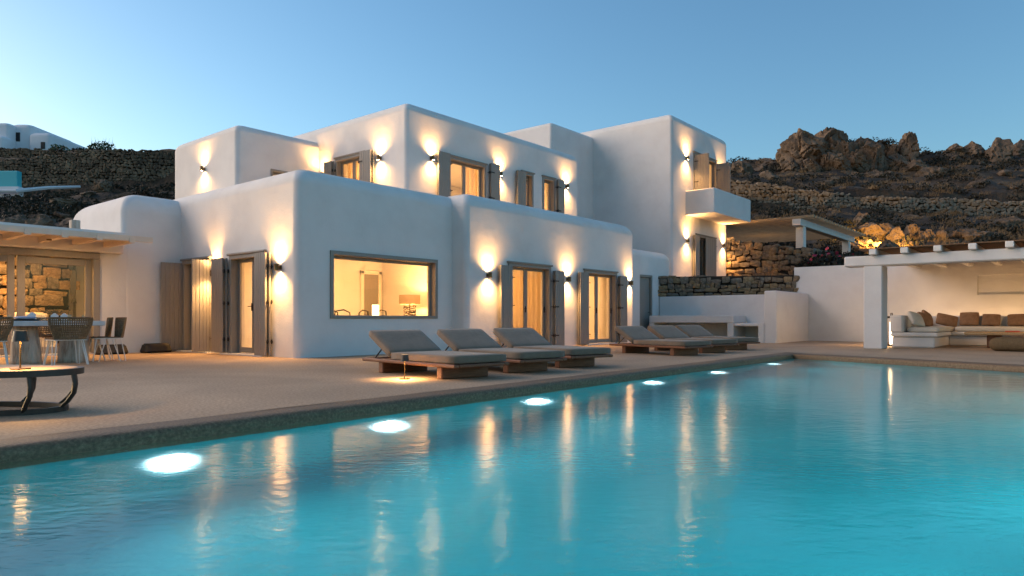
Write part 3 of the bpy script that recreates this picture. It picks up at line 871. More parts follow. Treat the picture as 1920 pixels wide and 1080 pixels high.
# upper pergola
pg = empty('upper_pergola', (29, -1.5, 3.86), 0, 'white timber pergola standing behind the tower and stone wall', 'pergola')
def PB(name, x0, x1, y0, y1, z0, z1, m=None):
    return WB(pg, name, x0, x1, y0, y1, z0, z1, .015, m or M['white_wood'])
PB('post', 25.45, 25.85, -2.15, -1.8, 3.86, 5.12)
PB('post', 33.4, 33.8, -2.15, -1.8, 3.86, 5.12)
PB('beam', 25.0, 34.6, -2.17, -1.78, 5.12, 5.42)
PB('beam', 25.0, 34.6, 4.0, 4.3, 5.12, 5.42)
for k in range(20):
    xx = 25.05 + k * .49
    PB('rafter', xx, xx + .13, -2.75, 4.6, 5.425, 5.56, M['underlit_wood'])
light('POINT', 'pergola_glow', (30, 1.5, 4.4), 7, WARM, None, radius=.2)
pgl = empty('terrace_lantern', (30, 1.5, 3.86), 0, 'lantern glowing under the upper pergola', 'lantern')
MB().box(-.1, .1, -.1, .1, 0, .03, .004).build('base', M['iron'], pgl)
MB().lathe([(.06, .03), (.06, .28), (.05, .3)], 12).build('candle', M['e_soft'], pgl)
bpy.data.objects['pergola_glow'].parent = pgl; bpy.data.objects['pergola_glow'].location = (0, 0, .6)

# ------------------------------------------------------------------ seating pavilion
pv = empty('seating_pavilion', (12.3, -8, 0), 0, 'white open pavilion frame with square column over the corner sofa', 'pavilion')
WB(pv, 'column', 12.3, 12.95, -8.15, -7.70, 0.0, 2.21, .02)
WB(pv, 'beam', 12.28, 12.80, -16.5, -7.22, 2.21, 2.49, .03)
y = -7.88
while y > -16.4:
    WB(pv, 'rafter', 12.08, 18.58, y - .17, y, 2.494, 2.64, .012, M['white_wood'])
    y -= .735
WB(pv, 'roof_board', 12.16, 18.58, -16.5, -7.6, 2.643, 2.668, .004, mat('reed_board', (.2, .11, .055), .9, var=[(.14, .075, .04), (.24, .14, .07)], scale=30, stretch=(.2, 3, 1)))

def rounded_cushion(w, d, h, r=.05, puff=.0):
    """soft box: superellipsoid-like grid"""
    n = 12
    vs, fs = [], []
    pts = {}
    b = bmesh.new()
    bmesh.ops.create_cube(b, size=1)
    bmesh.ops.subdivide_edges(b, edges=b.edges[:], cuts=7, use_grid_fill=True)
    for v in b.verts:
        c = Vector((v.co.x * w, v.co.y * d, v.co.z * h))
        inner = Vector((max(-w / 2 + r, min(w / 2 - r, c.x)), max(-d / 2 + r, min(d / 2 - r, c.y)), max(-h / 2 + r, min(h / 2 - r, c.z))))
        e = c - inner
        if e.length > 1e-6: c = inner + e.normalized() * r
        if puff:
            k = (1 - (2 * v.co.x) ** 2) * (1 - (2 * v.co.y) ** 2)
            c.z += puff * k * (1 if v.co.z > 0 else -1)
            pinch = ((2 * v.co.x) ** 2) * ((2 * v.co.y) ** 2)
            c.z *= 1 - .45 * pinch
        v.co = c
    return b
def bm_obj(b, name, m, parent=None, smooth=True):
    me = bpy.data.meshes.new(name); b.to_mesh(me); b.free()
    me.materials.append(m)
    if smooth: me.shade_smooth()
    return link_mesh(name, me, parent)

sf = empty('corner_sofa', (13.9, -8.1, 0), 0, 'built-in white corner sofa with cream seat pads', 'sofa')
WB(sf, 'base', 13.95, 17.6, -9.1, -8.06, 0, .30, .03)
WB(sf, 'base', 16.5, 17.9, -16, -9.1, 0, .30, .03)
WB(sf, 'ledge', 13.9, 17.55, -9.18, -8.03, .30, .42, .03)
WB(sf, 'ledge', 16.4, 17.9, -16, -9.18, .30, .42, .03)
WB(sf, 'backrest', 13.88, 17.9, -8.34, -8.02, .42, .90, .03)
WB(sf, 'backrest', 17.55, 17.9, -16, -8.34, .42, .90, .03)
o = bm_obj(rounded_cushion(3.0, .8, .16, .06), 'seat_pad', M['cushion_w'], sf); o.location = (15.6 - 13.9, -8.8 + 8.1, .5)
for k in range(3):
    o = bm_obj(rounded_cushion(2.2, 1.1, .16, .06), 'seat_pad', M['cushion_w'], sf); o.location = (16.98 - 13.9, -10.35 - 2.22 * k + 8.1, .5); o.rotation_euler = (0, 0, R(90))
RX = -math.pi / 2
def cushion_at(x, y, z, w, h, tilt, yaw, m, label, lean=70):
    o = bm_obj(rounded_cushion(w, h, .12, .03, .05), 'cushion', m)
    o.location = (x, y, z); o.rotation_euler = (R(lean), R(tilt), yaw)
    return tag(o, label, 'cushion', 'loose cushions on the corner sofa')
cushion_at(14.35, -8.60, .79, .55, .42, 10, RX + 1.2, M['cushion_w'], 'cream cushion leaning in the left end of the sofa', 62)
cushion_at(15.35, -8.62, .78, .46, .38, 16, RX + 1.1, M['cushion_b'], 'brown cushion overlapping the cream one')
cushion_at(16.2, -8.58, .82, .46, .40, 24, RX + 1.2, M['cushion_b'], 'brown cushion tipped on its corner, behind its neighbour')
cushion_at(17.25, -8.95, .76, .58, .36, 14, RX + .35, M['cushion_b'], 'brown cushion slumped in the sofa corner')
cushion_at(17.40, -9.52, .80, .50, .42, 0, RX, M['cushion_b'], 'tallest square brown cushion on the long sofa side')
cushion_at(17.38, -10.08, .77, .46, .36, 2, RX, M['cushion_b'], 'brown cushion second from the right')
cushion_at(17.38, -10.75, .77, .54, .36, -2, RX, M['cushion_b'], 'wide brown cushion nearest the right edge')
# strip light behind the backrest
o = MB().box(17.95, 18.0, -15.8, -8.2, .70, .73).build('strip_light', M['e_strip']); tag(o, 'thin warm light strip hidden behind the sofa backrest', 'light strip')
MB().box(17.902, 17.95, -15.8, -8.2, .66, .78).build('holder', M['white_metal'], o)
# lantern
lt = empty('floor_lantern', (15.0, -7.85, 0), 0, 'tall dark-topped lantern glowing between column and sofa', 'lantern')
MB().box(-.17, .17, -.17, .17, .0, .06, .01).build('base', M['iron'], lt)
MB().box(-.17, .17, -.17, .17, .82, .88, .01).build('lid', M['iron'], lt)
for sx in (-1, 1):
    for sy in (-1, 1):
        MB().box(sx * .15 - .012, sx * .15 + .012, sy * .15 - .012, sy * .15 + .012, .06, .82).build('post', M['iron'], lt)
MB().tube([(-.1, 0, .88), (-.1, 0, .97), (.1, 0, .97), (.1, 0, .88)], .012, 6).build('handle', M['iron'], lt)
MB().lathe([(.05, .06), (.05, .7), (.045, .71)], 14).build('candle', M['e_soft'], lt, 40)
light('POINT', 'lantern_glow', (0, 0, .76), 26, WARM, lt, radius=.05)
# low wooden table, pouf, tray
tb = empty('low_table', (15.2, -11.2, 0), 0, 'low brown wooden table on thick block legs before the sofa', 'table')
b = MB().box(-.55, .55, -1.5, 1.5, .36, .44, .02).build('tabletop', M['table_wood'], tb)
for yy in (.85, -.85):
    MB().box(-.22, .22, yy - .16, yy + .16, 0, .36, .02).build('leg', M['teak'], tb)
o = MB().lathe([(.16, 0), (.17, .012), (.17, .03), (.155, .032), (.15, .012)], 20).build('tray', M['orange'], loc=(15.2, -10.75, .442)); tag(o, 'small orange tray on the low wooden table', 'tray')
pf = bm_obj(rounded_cushion(1.05, 1.05, .34, .165), 'pouf', M['pouf']); pf.location = (13.3, -10.95, .172)
tag(pf, 'flat round woven brown floor pouf near the right edge', 'pouf')
light('SPOT', 'pavilion_light', (14.8, -12.6, 2.4), 55, WARM, None, (.5, .35, -.8), R(150), 1, .15)
pl = empty('downlight', (14.8, -12.6, 2.46), 0, 'round downlight under the pavilion roof boards', 'downlight')
MB().lathe([(.07, 0), (.07, .03)], 14).build('ring', M['bronze'], pl)
bpy.data.objects['pavilion_light'].parent = pl; bpy.data.objects['pavilion_light'].location = (0, 0, -.05)

# ------------------------------------------------------------------ sun loungers
def make_lounger(W=.95, L=2.3):
    """origin at the near foot corner, x across, y towards the head"""
    t = empty('sun_lounger')
    b = MB()
    b.box(0, .085, 0, L, .165, .212, .012); b.box(W - .085, W, 0, L, .165, .212, .012)
    b.box(.085, W - .085, 0, .085, .166, .211, .012); b.box(.085, W - .085, L - .085, L, .166, .211, .012)
    b.build('frame', M['teak_y'], t)
    k = .12
    sl = MB().box(.08, W - .08, 0, .10, .172, .198, .006).mesh('slat', M['teak'])
    while k < L - .2:
        o = link_mesh('slat', sl, t, (0, k, 0)); k += .135
    for y0 in (.36, L - .48):
        MB().box(.07, W - .07, y0, y0 + .12, 0, .166, .012).build('leg', M['teak'], t)
    seat = bm_obj(rounded_cushion(W - .03, 1.50, .115, .03), 'seat_mattress', M['fabric'], t); seat.location = (W / 2, .78, .270)
    bl = .68
    ang = R(28)
    hx = 1.53
    bk = bm_obj(rounded_cushion(W - .03, bl, .115, .03), 'backrest_mattress', M['fabric'], t)
    bk.location = (W / 2, hx + math.cos(ang) * bl / 2 - math.sin(ang) * .0, .275 + math.sin(ang) * bl / 2)
    bk.rotation_euler = (ang, 0, 0)
    bf = MB()
    MX = Matrix.Translation((0, hx, .205)) @ Matrix.Rotation(ang, 4, 'X')
    for x0 in (.09, W - .13):
        bf.box(x0, x0 + .04, 0, .62, -.02, .012, .004, MX)
    for y0 in (.06, .30, .54):
        bf.box(.1, W - .1, y0, y0 + .06, -.006, .018, .004, MX)
    bf.build('backrest_frame', M['dark_wood'], t)
    for x0 in (.12, W - .12):
        e = MX @ Vector((x0, .40, -.02))
        MB().tube([(x0, hx + .58, .21), tuple(e)], .011, 6).build('strut', M['iron'], t)
    return t
lo = make_lounger()
spots = [(-1.70, -6.12, .14, 'grey-cushioned teak sun lounger beside the small standing lamp'),
         (-.36, -6.12, .17, 'grey-cushioned teak sun lounger in the middle of the nearer trio'),
         (1.0, -6.05, .22, 'grey-cushioned teak sun lounger before the first garden door, last of the nearer trio'),
         (5.62, -5.76, .25, 'grey-cushioned teak sun lounger, leftmost of the farther trio'),
         (7.12, -5.72, .30, 'grey-cushioned teak sun lounger in the middle of the farther trio'),
         (8.93, -5.52, .34, 'grey-cushioned teak sun lounger nearest the white counter')]
for i, (x, y, th, lab) in enumerate(spots):
    o = lo if i == 0 else copy_tree(lo)
    o.location = (x, y, 0); o.rotation_euler = (0, 0, -th)
    tag(o, lab, 'sun lounger', 'sun loungers along the pool')

# ------------------------------------------------------------------ portable table lamps
def table_lamp(loc, label, power):
    t = empty('table_lamp', loc, R(20), label, 'table lamp', 'small portable table lamps')
    MB().box(-.055, .055, -.055, .055, 0, .012, .003).build('base', M['bronze'], t)
    MB().tube([(0, 0, .01), (0, 0, .28)], .0065, 8).build('stem', M['bronze'], t, 40)
    MB().lathe([(.060, .235), (.046, .325), (.043, .325), (.057, .236)], 24, cap=False).build('shade', M['dark_wood'], t, 40)
    MB().lathe([(0, .318), (.043, .318)], 20, cap=False).build('top_diffuser', M['e_soft'], t)
    MB().lathe([(.007, .262), (.035, .262)], 20, cap=False).build('lens', M['e_lamp'], t)
    light('SPOT', 'table_lamp_beam', (0, 0.0, .255), power, WARM, t, (0, 0, -1), R(165), .6, .04)
    return t
table_lamp((-1.86, -5.36, .002), 'small bronze lamp standing on the deck beside the first lounger', 26)

# ------------------------------------------------------------------ oval coffee table
ax = Vector((.63904, -.76923)); fwv = Vector((.76923, .63904))
tip = FW(145, 690, 6.0)
ctr = Vector((tip.x, tip.y)) - ax * .98
rz = math.atan2(ax.y, ax.x)
cf = empty('coffee_table', (ctr.x, ctr.y, 0), rz, 'boat-shaped coffee table with pale top and dark curved legs', 'coffee table')
def lens_pts(a, b_, n=40, k=2.3):
    out = []
    for i in range(n):
        t = 2 * math.pi * i / n
        c, s = math.cos(t), math.sin(t)
        out.append((a * math.copysign(abs(c) ** (2 / 2.0), c), b_ * math.copysign(abs(s) ** (2 / k), s)))
    return out
TH = .375
MB().prism(lens_pts(.93, .44), TH - .012, TH).build('tabletop', M['table_wood'], cf)
def ring_band(po, pi_, z0, z1):
    n = len(po)
    vs = [(x, y, z0) for x, y in po] + [(x, y, z1) for x, y in po] + [(x, y, z1) for x, y in pi_] + [(x, y, z0) for x, y in pi_]
    fs = []
    for i in range(n):
        j = (i + 1) % n
        for k in range(4):
            l = (k + 1) % 4
            fs.append((k * n + i, k * n + j, l * n + j, l * n + i))
    return MB().add(vs, fs)
ring_band(lens_pts(.98, .49), lens_pts(.93, .44), TH - .055, TH - .002).build('edge_band', M['dark_wood'], cf, 40)
ring_band(lens_pts(.86, .39), lens_pts(.81, .34), 0, .045).build('foot_ring', M['dark_wood'], cf, 40)
for i in (0, 4, 8, 12, 16, 20, 24, 28, 32, 36):
    po, pi_ = lens_pts(.945, .455)[i], lens_pts(.835, .365)[i]
    pm = (po[0] * 1.02, po[1] * 1.02)
    pts = [(po[0], po[1], TH - .03), (pm[0], pm[1], .24), (pm[0] * .985, pm[1] * .985, .16), (po[0] * .95, po[1] * .95, .09), (pi_[0], pi_[1], .03)]
    MB().tube(pts, .030, 8, flat=(1, .55)).build('leg', M['dark_wood'], cf, 60)
lp = FW(38, 693, 5.82)
table_lamp((lp.x, lp.y, TH + .001), 'small bronze lamp standing on the boat-shaped coffee table', 14)

# ------------------------------------------------------------------ dining table, chairs, settings
dt = empty('dining_table', (-3.7, 2.0, 0), 0, 'long white concrete dining table on two bleached tree trunks', 'dining table')
tx0, tx1, ty0, ty1 = -4.40, -2.93, 1.75, 2.75
MB().box(tx0 + 3.7, tx1 + 3.7, ty0 - 2, ty1 - 2, .675, .765, .008).build('tabletop', M['concrete'], dt)
for k, cx_ in enumerate((-4.05, -3.3)):
    b = bmesh.new()
    bmesh.ops.create_cone(b, cap_ends=True, segments=22, radius1=.25, radius2=.21, depth=.675)
    bmesh.ops.subdivide_edges(b, edges=[e for e in b.edges if abs(e.verts[0].co.z - e.verts[1].co.z) > .1], cuts=8)
    for v in b.verts:
        nn = noise.noise(Vector((v.co.x * 5 + k * 9, v.co.y * 5, v.co.z * 1.5)))
        f_ = 1 + .28 * nn + .12 * math.sin(math.atan2(v.co.y, v.co.x) * 4 + k)
        v.co.x *= f_; v.co.y *= f_; v.co.z += .3375
    o = bm_obj(b, 'trunk_leg', M['trunk'], dt); o.location = (cx_ + 3.7, .22, 0)

def make_chair():
    """origin on the floor under the seat, facing +y"""
    t = empty('rattan_chair')
    # sled legs: thin white rods
    for sx in (-1, 1):
        b = MB()
        x_ = .22 * sx
        b.tube([(x_ - .02 * sx, .2, .44), (x_ + .04 * sx, .27, .012), (x_ + .05 * sx, .18, .008), (x_, .05, .44)], .009, 6)
        b.tube([(x_ - .02 * sx, -.2, .44), (x_ + .04 * sx, -.27, .012), (x_ + .05 * sx, -.18, .008), (x_, -.05, .44)], .009, 6)
        b.build('leg', M['white_metal'], t, 60)
    MB().tube([(-.25, -.22, .44), (.25, -.22, .44), (.25, .22, .44), (-.25, .22, .44)], .011, 6, closed=True).build('seat_frame', M['white_metal'], t)
    b = MB()
    for k in range(13):
        x_ = -.24 + k * .04
        b.box(x_ - .016, x_ + .016, -.23, .23, .445, .457)
    for k in range(5):
        b.box(-.25, .25, -.2 + k * .1, -.186 + k * .1, .457, .465)
    b.build('seat_weave', M['rattan'], t)
    # curved woven back
    def bp(s, h):
        w = .33 * (1 - .28 * max(0, (.25 - h)) / .25) if h < .25 else .33
        a = s * 1.0
        return Vector((w * math.sin(a) / math.sin(1.0), -.20 - .16 * math.cos(a) + .16 * math.cos(1.0) - .12 * h, .47 + h))
    b = MB()
    for k in range(23):
        s = -1 + 2 * k / 22
        p = [bp(s, h) for h in (.0, .06, .13, .2, .28, .345)]
        b.tube(p, .0105, 4)
    for h in (.02, .06, .10, .14, .18, .22, .26, .30, .335):
        b.tube([bp(-1 + 2 * k / 16, h) for k in range(17)], .0085, 4)
    b.build('back_weave', M['rattan'], t)
    b = MB()
    rimp = [bp(-1 + 2 * k / 14, .35) for k in range(15)] + [bp(1.0, .35 - .35 * k / 6) for k in range(1, 7)] + [bp(1 - 2 * k / 14, 0) for k in range(1, 15)] + [bp(-1, .35 * k / 6) for k in range(1, 6)]
    b.tube(rimp, .014, 6, closed=True)
    b.tube([bp(-.5, 0), (-.14, -.2, .445)], .012, 6); b.tube([bp(.5, 0), (.14, -.2, .445)], .012, 6)
    b.build('back_rim', M['rattan'], t)
    return t
ch = make_chair()
cspots = [(-3.72, 1.30, R(0), 'rattan chair with white wire legs, its back to the pool'),
          (-2.88, 2.45, R(72), 'rattan chair at the table end, nearer the wall'),
          (-2.85, 1.93, R(82), 'rattan chair at the table end, nearer the deck lamp'),
          (-4.80, 1.42, R(-15), 'rattan chair cut off by the left edge of the view'),
          (-3.35, 3.15, R(180), 'rattan chair on the far side of the dining table')]
for i, (x, y, a, lab) in enumerate(cspots):
    o = ch if i == 0 else copy_tree(ch)
    o.location = (x, y, 0); o.rotation_euler = (0, 0, a)
    tag(o, lab, 'chair', 'rattan dining chairs')

TZ = .766
o = MB().box(-.19, .19, -.13, .13, 0, .03, .008).build('placemat', M['black'], loc=(-4.15, 1.95, TZ)); tag(o, 'dark woven placemat on the corner of the dining table', 'placemat')
nb = bm_obj(rounded_cushion(.30, .2, .045, .02, .008), 'napkin', M['linen']); nb.location = (-4.15, 1.95, TZ + .055); nb.rotation_euler = (0, 0, .2)
tag(nb, 'folded blue-grey napkin lying on the dark placemat', 'napkin')
gl = MB().lathe([(.028, 0), (.036, .11), (.033, .11), (.026, .006), (0, .006)], 16, cap=False).mesh('tumbler', M['glass'], 40)
GLAB = ['clear glass at the left end of the dining table', 'clear glass just behind the napkin', 'clear glass in front of the tall house-shaped candle holder', 'clear glass behind the left small candle house',
        'clear glass in front of the right small candle house', 'clear glass behind the nearest chair back', 'rightmost clear glass on the dining table']
for i, (x, y) in enumerate(((-4.3, 2.3), (-4.05, 2.2), (-3.92, 1.98), (-3.75, 2.35), (-3.45, 1.95), (-3.35, 2.3), (-3.2, 2.05))):
    o = link_mesh('drinking_glass', gl, None, (x, y, TZ)); tag(o, GLAB[i], 'glass', 'clear glasses on the dining table')
def house_holder(x, y, s, lab):
    b = MB().add([(-.045 * s, -.03, 0), (.045 * s, -.03, 0), (.045 * s, -.03, .085 * s), (0, -.03, .12 * s), (-.045 * s, -.03, .085 * s), (-.045 * s, .03, 0), (.045 * s, .03, 0), (.045 * s, .03, .085 * s), (0, .03, .12 * s), (-.045 * s, .03, .085 * s)],
                 [(0, 1, 2, 3, 4), (9, 8, 7, 6, 5), (0, 5, 6, 1), (1, 6, 7, 2), (2, 7, 8, 3), (3, 8, 9, 4), (4, 9, 5, 0)])
    o = b.build('candle_house', M['ceramic'], loc=(x, y, TZ), rz=-.7); tag(o, lab, 'candle holder', 'white house-shaped candle holders')
house_holder(-3.68, 2.0, 1.15, 'white house-shaped candle holder left of the twig vase')
house_holder(-3.52, 2.02, 1.15, 'white house-shaped candle holder right of the twig vase')
house_holder(-4.0, 2.1, 1.3, 'tall white house-shaped candle holder near the napkin')
vz = empty('twig_vase', (-3.6, 2.3, TZ), 0, 'small clear vase holding dark olive twigs on the dining table', 'vase')
MB().lathe([(.03, 0), (.045, .05), (.03, .1), (.028, .1), (.04, .05), (.0, .006)], 16, cap=False).build('jar', M['glass'], vz, 40)
rr = random.Random(4)
for k in range(9):
    a = rr.uniform(0, 6.28); r_ = rr.uniform(.06, .3)
    p = [(0, 0, .02), (.3 * r_ * math.cos(a), .3 * r_ * math.sin(a), .13), (r_ * math.cos(a), r_ * math.sin(a), rr.uniform(.17, .28))]
    tw_ = MB().tube(p, .0025, 4)
    tw_.build('twig', M['scrub'], vz)
    lb = MB()
    e = Vector(p[2])
    for q in range(6):
        c = Vector(p[1]).lerp(e, q / 5)
        dd = Vector((rr.uniform(-1, 1), rr.uniform(-1, 1), rr.uniform(-.3, 1))).normalized() * .055
        sd_ = dd.orthogonal().normalized() * .009
        lb.add([c, c + dd * .5 + sd_, c + dd, c + dd * .5 - sd_], [(0, 1, 2, 3)])
    lb.build('leaves', M['leaf'], vz)

# low black boxes by the wall
def speaker(x, y, rz, lab):
    b = bmesh.new()
    bmesh.ops.create_cube(b, size=1)
    bmesh.ops.subdivide_edges(b, edges=b.edges[:], cuts=3, use_grid_fill=True)
    for v in b.verts:
        t = v.co.z + .5
        v.co = Vector((v.co.x * (.66 - .10 * t), v.co.y * (.34 - .14 * t), t * .22))
    bmesh.ops.bevel(b, geom=[e for e in b.edges if e.calc_face_angle(0) > .6], offset=.03, segments=3, affect='EDGES')
    o = bm_obj(b, 'floor_speaker', M['black']); o.location = (x, y, .001); o.rotation_euler = (0, 0, rz)
    return tag(o, lab, 'floor speaker', 'low black floor speakers')
speaker(-.75, 4.72, .05, 'low black wedge on the deck against the bare wall right of the chairs')
speaker(-1.75, 4.68, .0, 'low black wedge on the deck behind the chairs, below the sliding door jamb')

# ------------------------------------------------------------------ things inside the rooms
# living room seen through the picture window
dr = MB().box(4.2, 4.72, 3.2, 3.252, .03, 2.05, .01).build('interior_door', M['taupe'], villa)
MB().box(4.1, 4.2, 3.17, 3.249, .03, 2.15, .01).box(4.72, 4.82, 3.17, 3.249, .03, 2.15, .01).box(4.1, 4.82, 3.17, 3.249, 2.05, 2.16, .01).build('interior_frame', M['room'], villa)
MB().box(.5, 4.3, .52, .56, 2.33, 2.36).build('curtain_rail', M['dark_wood'], villa)
sb = empty('sideboard', (4.4, 1.9, .03), 0, 'pale sideboard under the big lamp inside the picture window', 'sideboard')
MB().box(-.35, .45, -.9, .9, .1, .70, .01).build('cabinet', M['room'], sb)
MB().box(-.37, .47, -.92, .92, .70, .74, .008).build('top', M['table_wood'], sb)
bl_ = empty('driftwood_lamp', (4.38, 1.5, .772), 0, 'table lamp with wide drum shade and tangled driftwood base', 'table lamp')
MB().lathe([(.28, .42), (.28, .66), (.272, .66), (.272, .42)], 24, cap=False).build('shade', M['shade'], bl_, 40)
b = MB()
rr = random.Random(2)
for k in range(16):
    a = rr.uniform(0, 6.28); z_ = rr.uniform(.02, .36)
    b.tube([(.16 * math.cos(a + q * .8), .16 * math.sin(a + q * .8), max(.014, z_ + .03 * math.sin(q * 2 + k))) for q in range(5)], .014, 5)
b.tube([(0, 0, 0), (0, 0, .45)], .012, 6)
b.build('base', M['dark_wood'], bl_)
light('POINT', 'driftwood_lamp_glow', (0, 0, .54), 30, WARM2, bl_, radius=.06)
pp = empty('paper_lamp', (2.95, 1.15, .802), 0, 'glowing white paper cylinder lamp behind the picture window', 'table lamp')
MB().lathe([(.085, .0), (.085, .34), (.075, .345)], 20).build('shade', M['e_paper'], pp, 40)
MB().lathe([(.12, -.02), (.12, .0)], 20).build('base', M['dark_wood'], pp)
tbl = empty('living_room_table', (2.6, 1.1, .03), 0, 'table behind the picture window carrying the paper lamp', 'table')
MB().box(-1.2, 1.0, -.45, .45, .71, .75, .008).build('tabletop', M['table_wood'], tbl)
for sx in (-1.05, .85):
    for sy in (-.35, .35):
        MB().box(sx - .03, sx + .03, sy - .03, sy + .03, 0, .71).build('leg', M['table_wood'], tbl)
def armchair(x, y, rz, lab):
    t = empty('armchair', (x, y, .03), rz, lab, 'armchair', 'black-armed chairs inside the picture window')
    for sx in (-.27, .27):
        MB().tube([(sx, .25, 0), (sx, .27, .62), (sx, .22, .93), (sx, .05, 1.0), (sx, -.2, .97), (sx, -.27, .6), (sx, -.25, 0)], .018, 6).build('arm', M['black'], t, 60)
    MB().box(-.27, .27, -.25, .25, .38, .46, .02).build('seat', M['cushion_w'], t)
    MB().box(-.27, .27, -.30, -.25, .46, .86, .02).build('backrest', M['cushion_w'], t)
armchair(3.55, 2.0, R(110), 'chair with a raised black arm right of the paper lamp')
armchair(2.4, 2.0, R(200), 'chair with low black arms left of the paper lamp')
# bedroom
bd = empty('bed', (7.6, 2.4, .03), 0, 'bed with cream pillows behind the first garden door', 'bed')
MB().box(-.9, .9, -1.0, 1.0, .1, .4, .03).build('base', M['room'], bd)
o = bm_obj(rounded_cushion(1.8, 2.0, .25, .08), 'mattress', M['cushion_w'], bd); o.location = (0, 0, .52)
for k in range(4):
    o = bm_obj(rounded_cushion(.6, .42, .16, .06, .04), 'pillow', M['cushion_w'], bd); o.location = (-.6 + .4 * k, .8, .8); o.rotation_euler = (R(60), 0, 0)
o = MB().box(-.03, .03, -.35, .35, 0, 1.1, .004).build('picture', M['ceramic'], loc=(7.0, 3.54, 1.1), rz=R(90)); tag(o, 'tall framed abstract picture on the bedroom wall', 'picture')
rr = random.Random(8)
for k in range(9):
    z_ = .12 + k * .1
    b = MB().tube([(.036, -.22 + rr.uniform(-.05, .1), z_), (.036, rr.uniform(-.1, .1), z_ + rr.uniform(-.06, .1)), (.036, .2 + rr.uniform(-.1, .05), z_ + rr.uniform(-.1, .12))], .012, 4)
    b.build('brush_stroke', M['dark_wood'], bpy.data.objects['picture'])
def curtain(x0, x1, y0, y1, z0, z1, lab, m=None):
    b = MB(); n = 40
    L_ = math.hypot(x1 - x0, y1 - y0); dx, dy = (x1 - x0) / L_, (y1 - y0) / L_
    vs, fs = [], []
    for i in range(n + 1):
        t = i / n * L_
        w = .035 * math.sin(t * 38 + math.sin(t * 9)) 
        for z_ in (z0, z1): vs.append((x0 + dx * t - dy * w, y0 + dy * t + dx * w, z_))
    for i in range(n): fs.append((2 * i, 2 * i + 2, 2 * i + 3, 2 * i + 1))
    o = b.add(vs, fs).build('curtain', m or M['curtain'], smooth=80)
    return tag(o, lab, 'curtain', 'drawn curtains inside the villa')
curtain(8.55, 8.6, 1.6, .1, .05, 2.8, 'ochre curtain at the side of the bedroom window')
wr = empty('shelf_unit', (11.4, 3.2, .03), 0, 'ochre wooden shelf unit behind the second garden door', 'shelves')
MB().box(-1.1, 1.1, .1, .38, 0, 2.5, .01).build('back_panel', M['wood_panel'], wr)
for z_ in (.55, 1.15, 1.75): MB().box(-1.05, 1.05, -.15, .098, z_, z_ + .04, .004).build('shelf', M['wood_panel'], wr)
for k, (x, z_) in enumerate(((11.0, .62), (11.05, 1.22), (11.0, 1.82), (11.5, 1.22))):
    o = MB().lathe([(.05, 0), (.09, .1), (.06, .25), (.03, .3), (.035, .34)], 16).build('vase', M['dark_wood'], loc=(x, 3.15, z_ + .002), smooth=50)
    tag(o, ['dark vase on the lowest shelf', 'dark vase on the middle shelf', 'dark vase on the top shelf', 'dark vase at the right of the middle shelf'][k] + ' behind the second garden door', 'vase', 'dark vases on the shelf unit')
curtain(5.95, 6.0, 5.5, 6.3, 3.5, 6.2, 'pale curtain behind the upper left door')
curtain(7.0, 7.5, 3.5, 3.5, 3.5, 6.1, 'pale curtain at the left of the upper double window')
curtain(8.5, 9.3, 3.5, 3.5, 3.5, 6.1, 'pale curtain at the right of the upper double window')
curtain(11.8, 12.7, 3.6, 3.8, 3.5, 6.1, 'pale curtain behind the rightmost upper window')
# veranda room
vs_ = empty('veranda_armchair', (-2.75, 6.5, .03), 0, 'cream armchair inside the sliding glass door', 'armchair')
o = bm_obj(rounded_cushion(.8, .75, .4, .1), 'seat', M['cushion_w'], vs_); o.location = (0, 0, .25)
o = bm_obj(rounded_cushion(.8, .2, .55, .09), 'backrest', M['cushion_w'], vs_); o.location = (0, .35, .65)
fsh = empty('hanging_fish', (-1.75, 7.0, 1.2), 0, 'dark wooden fish hanging head up behind the sliding glass', 'ornament')
b = MB().prism([(-.06, 0), (-.03, .12), (-.07, .25), (-.08, .55), (-.03, .8), (.03, .85), (.06, .7), (.05, .3), (.02, .12), (.07, -.02), (0, .04)], -.012, .012)
o = b.build('body', M['dark_wood'], fsh); o.rotation_euler = (R(90), 0, R(-35))
MB().tube([(0, 0, .83), (0, 0, 1.37)], .006, 5).build('cord', M['iron'], fsh)

# ------------------------------------------------------------------ hillside terrain
def interp(x, xs, ys):
    return float(np.interp(x, xs, ys))
def prof(u, d):
    left = interp(d, [26, 31, 36, 55.8, 56.4, 60, 61, 75, 110, 160], [-.4, 1.8, 4.9, 11.2, 13.6, 14.2, 15.8, 16, 15, 12])
    mid = interp(d, [26, 40, 60, 90, 160], [-.4, 1.5, 8, 12, 12])
    right = interp(d, [26, 31, 36, 40, 46, 57.3, 58.2, 66, 74, 80, 110, 160], [-.4, 1.2, 3.2, 4.6, 6.4, 9.6, 11.4, 13.8, 16.6, 19.0, 19, 15])
    if u < 340: return left
    if u < 640: return left + (mid - left) * (u - 340) / 300
    if u < 1000: return mid
    if u < 1330: return mid + (right - mid) * (u - 1000) / 330
    k = interp(u, [1330, 1420, 1560, 1700, 1780, 1920, 2400], [0, .0, .3, .6, .9, 1.4, 1.6])
    return right + (k if d > 62 else 0) * interp(d, [62, 80], [0, 1])
us = list(range(-900, 2900, 14))
ds = [26 + i * .75 for i in range(76)] + [84 + i * 4 for i in range(20)]
vs, fs = [], []
for d in ds:
    for u in us:
        p = FW(u, 598, d)
        z = prof(u, d)
        amp = interp(d, [26, 34, 50, 80], [0, .2, .5, .8])
        q = Vector((p.x, p.y, 0))
        z += amp * (noise.fractal(q * .13, 1, 2, 4) + .45 * noise.fractal(q * .6, 1, 2, 3))
        vs.append((p.x, p.y, z))
nu = len(us)
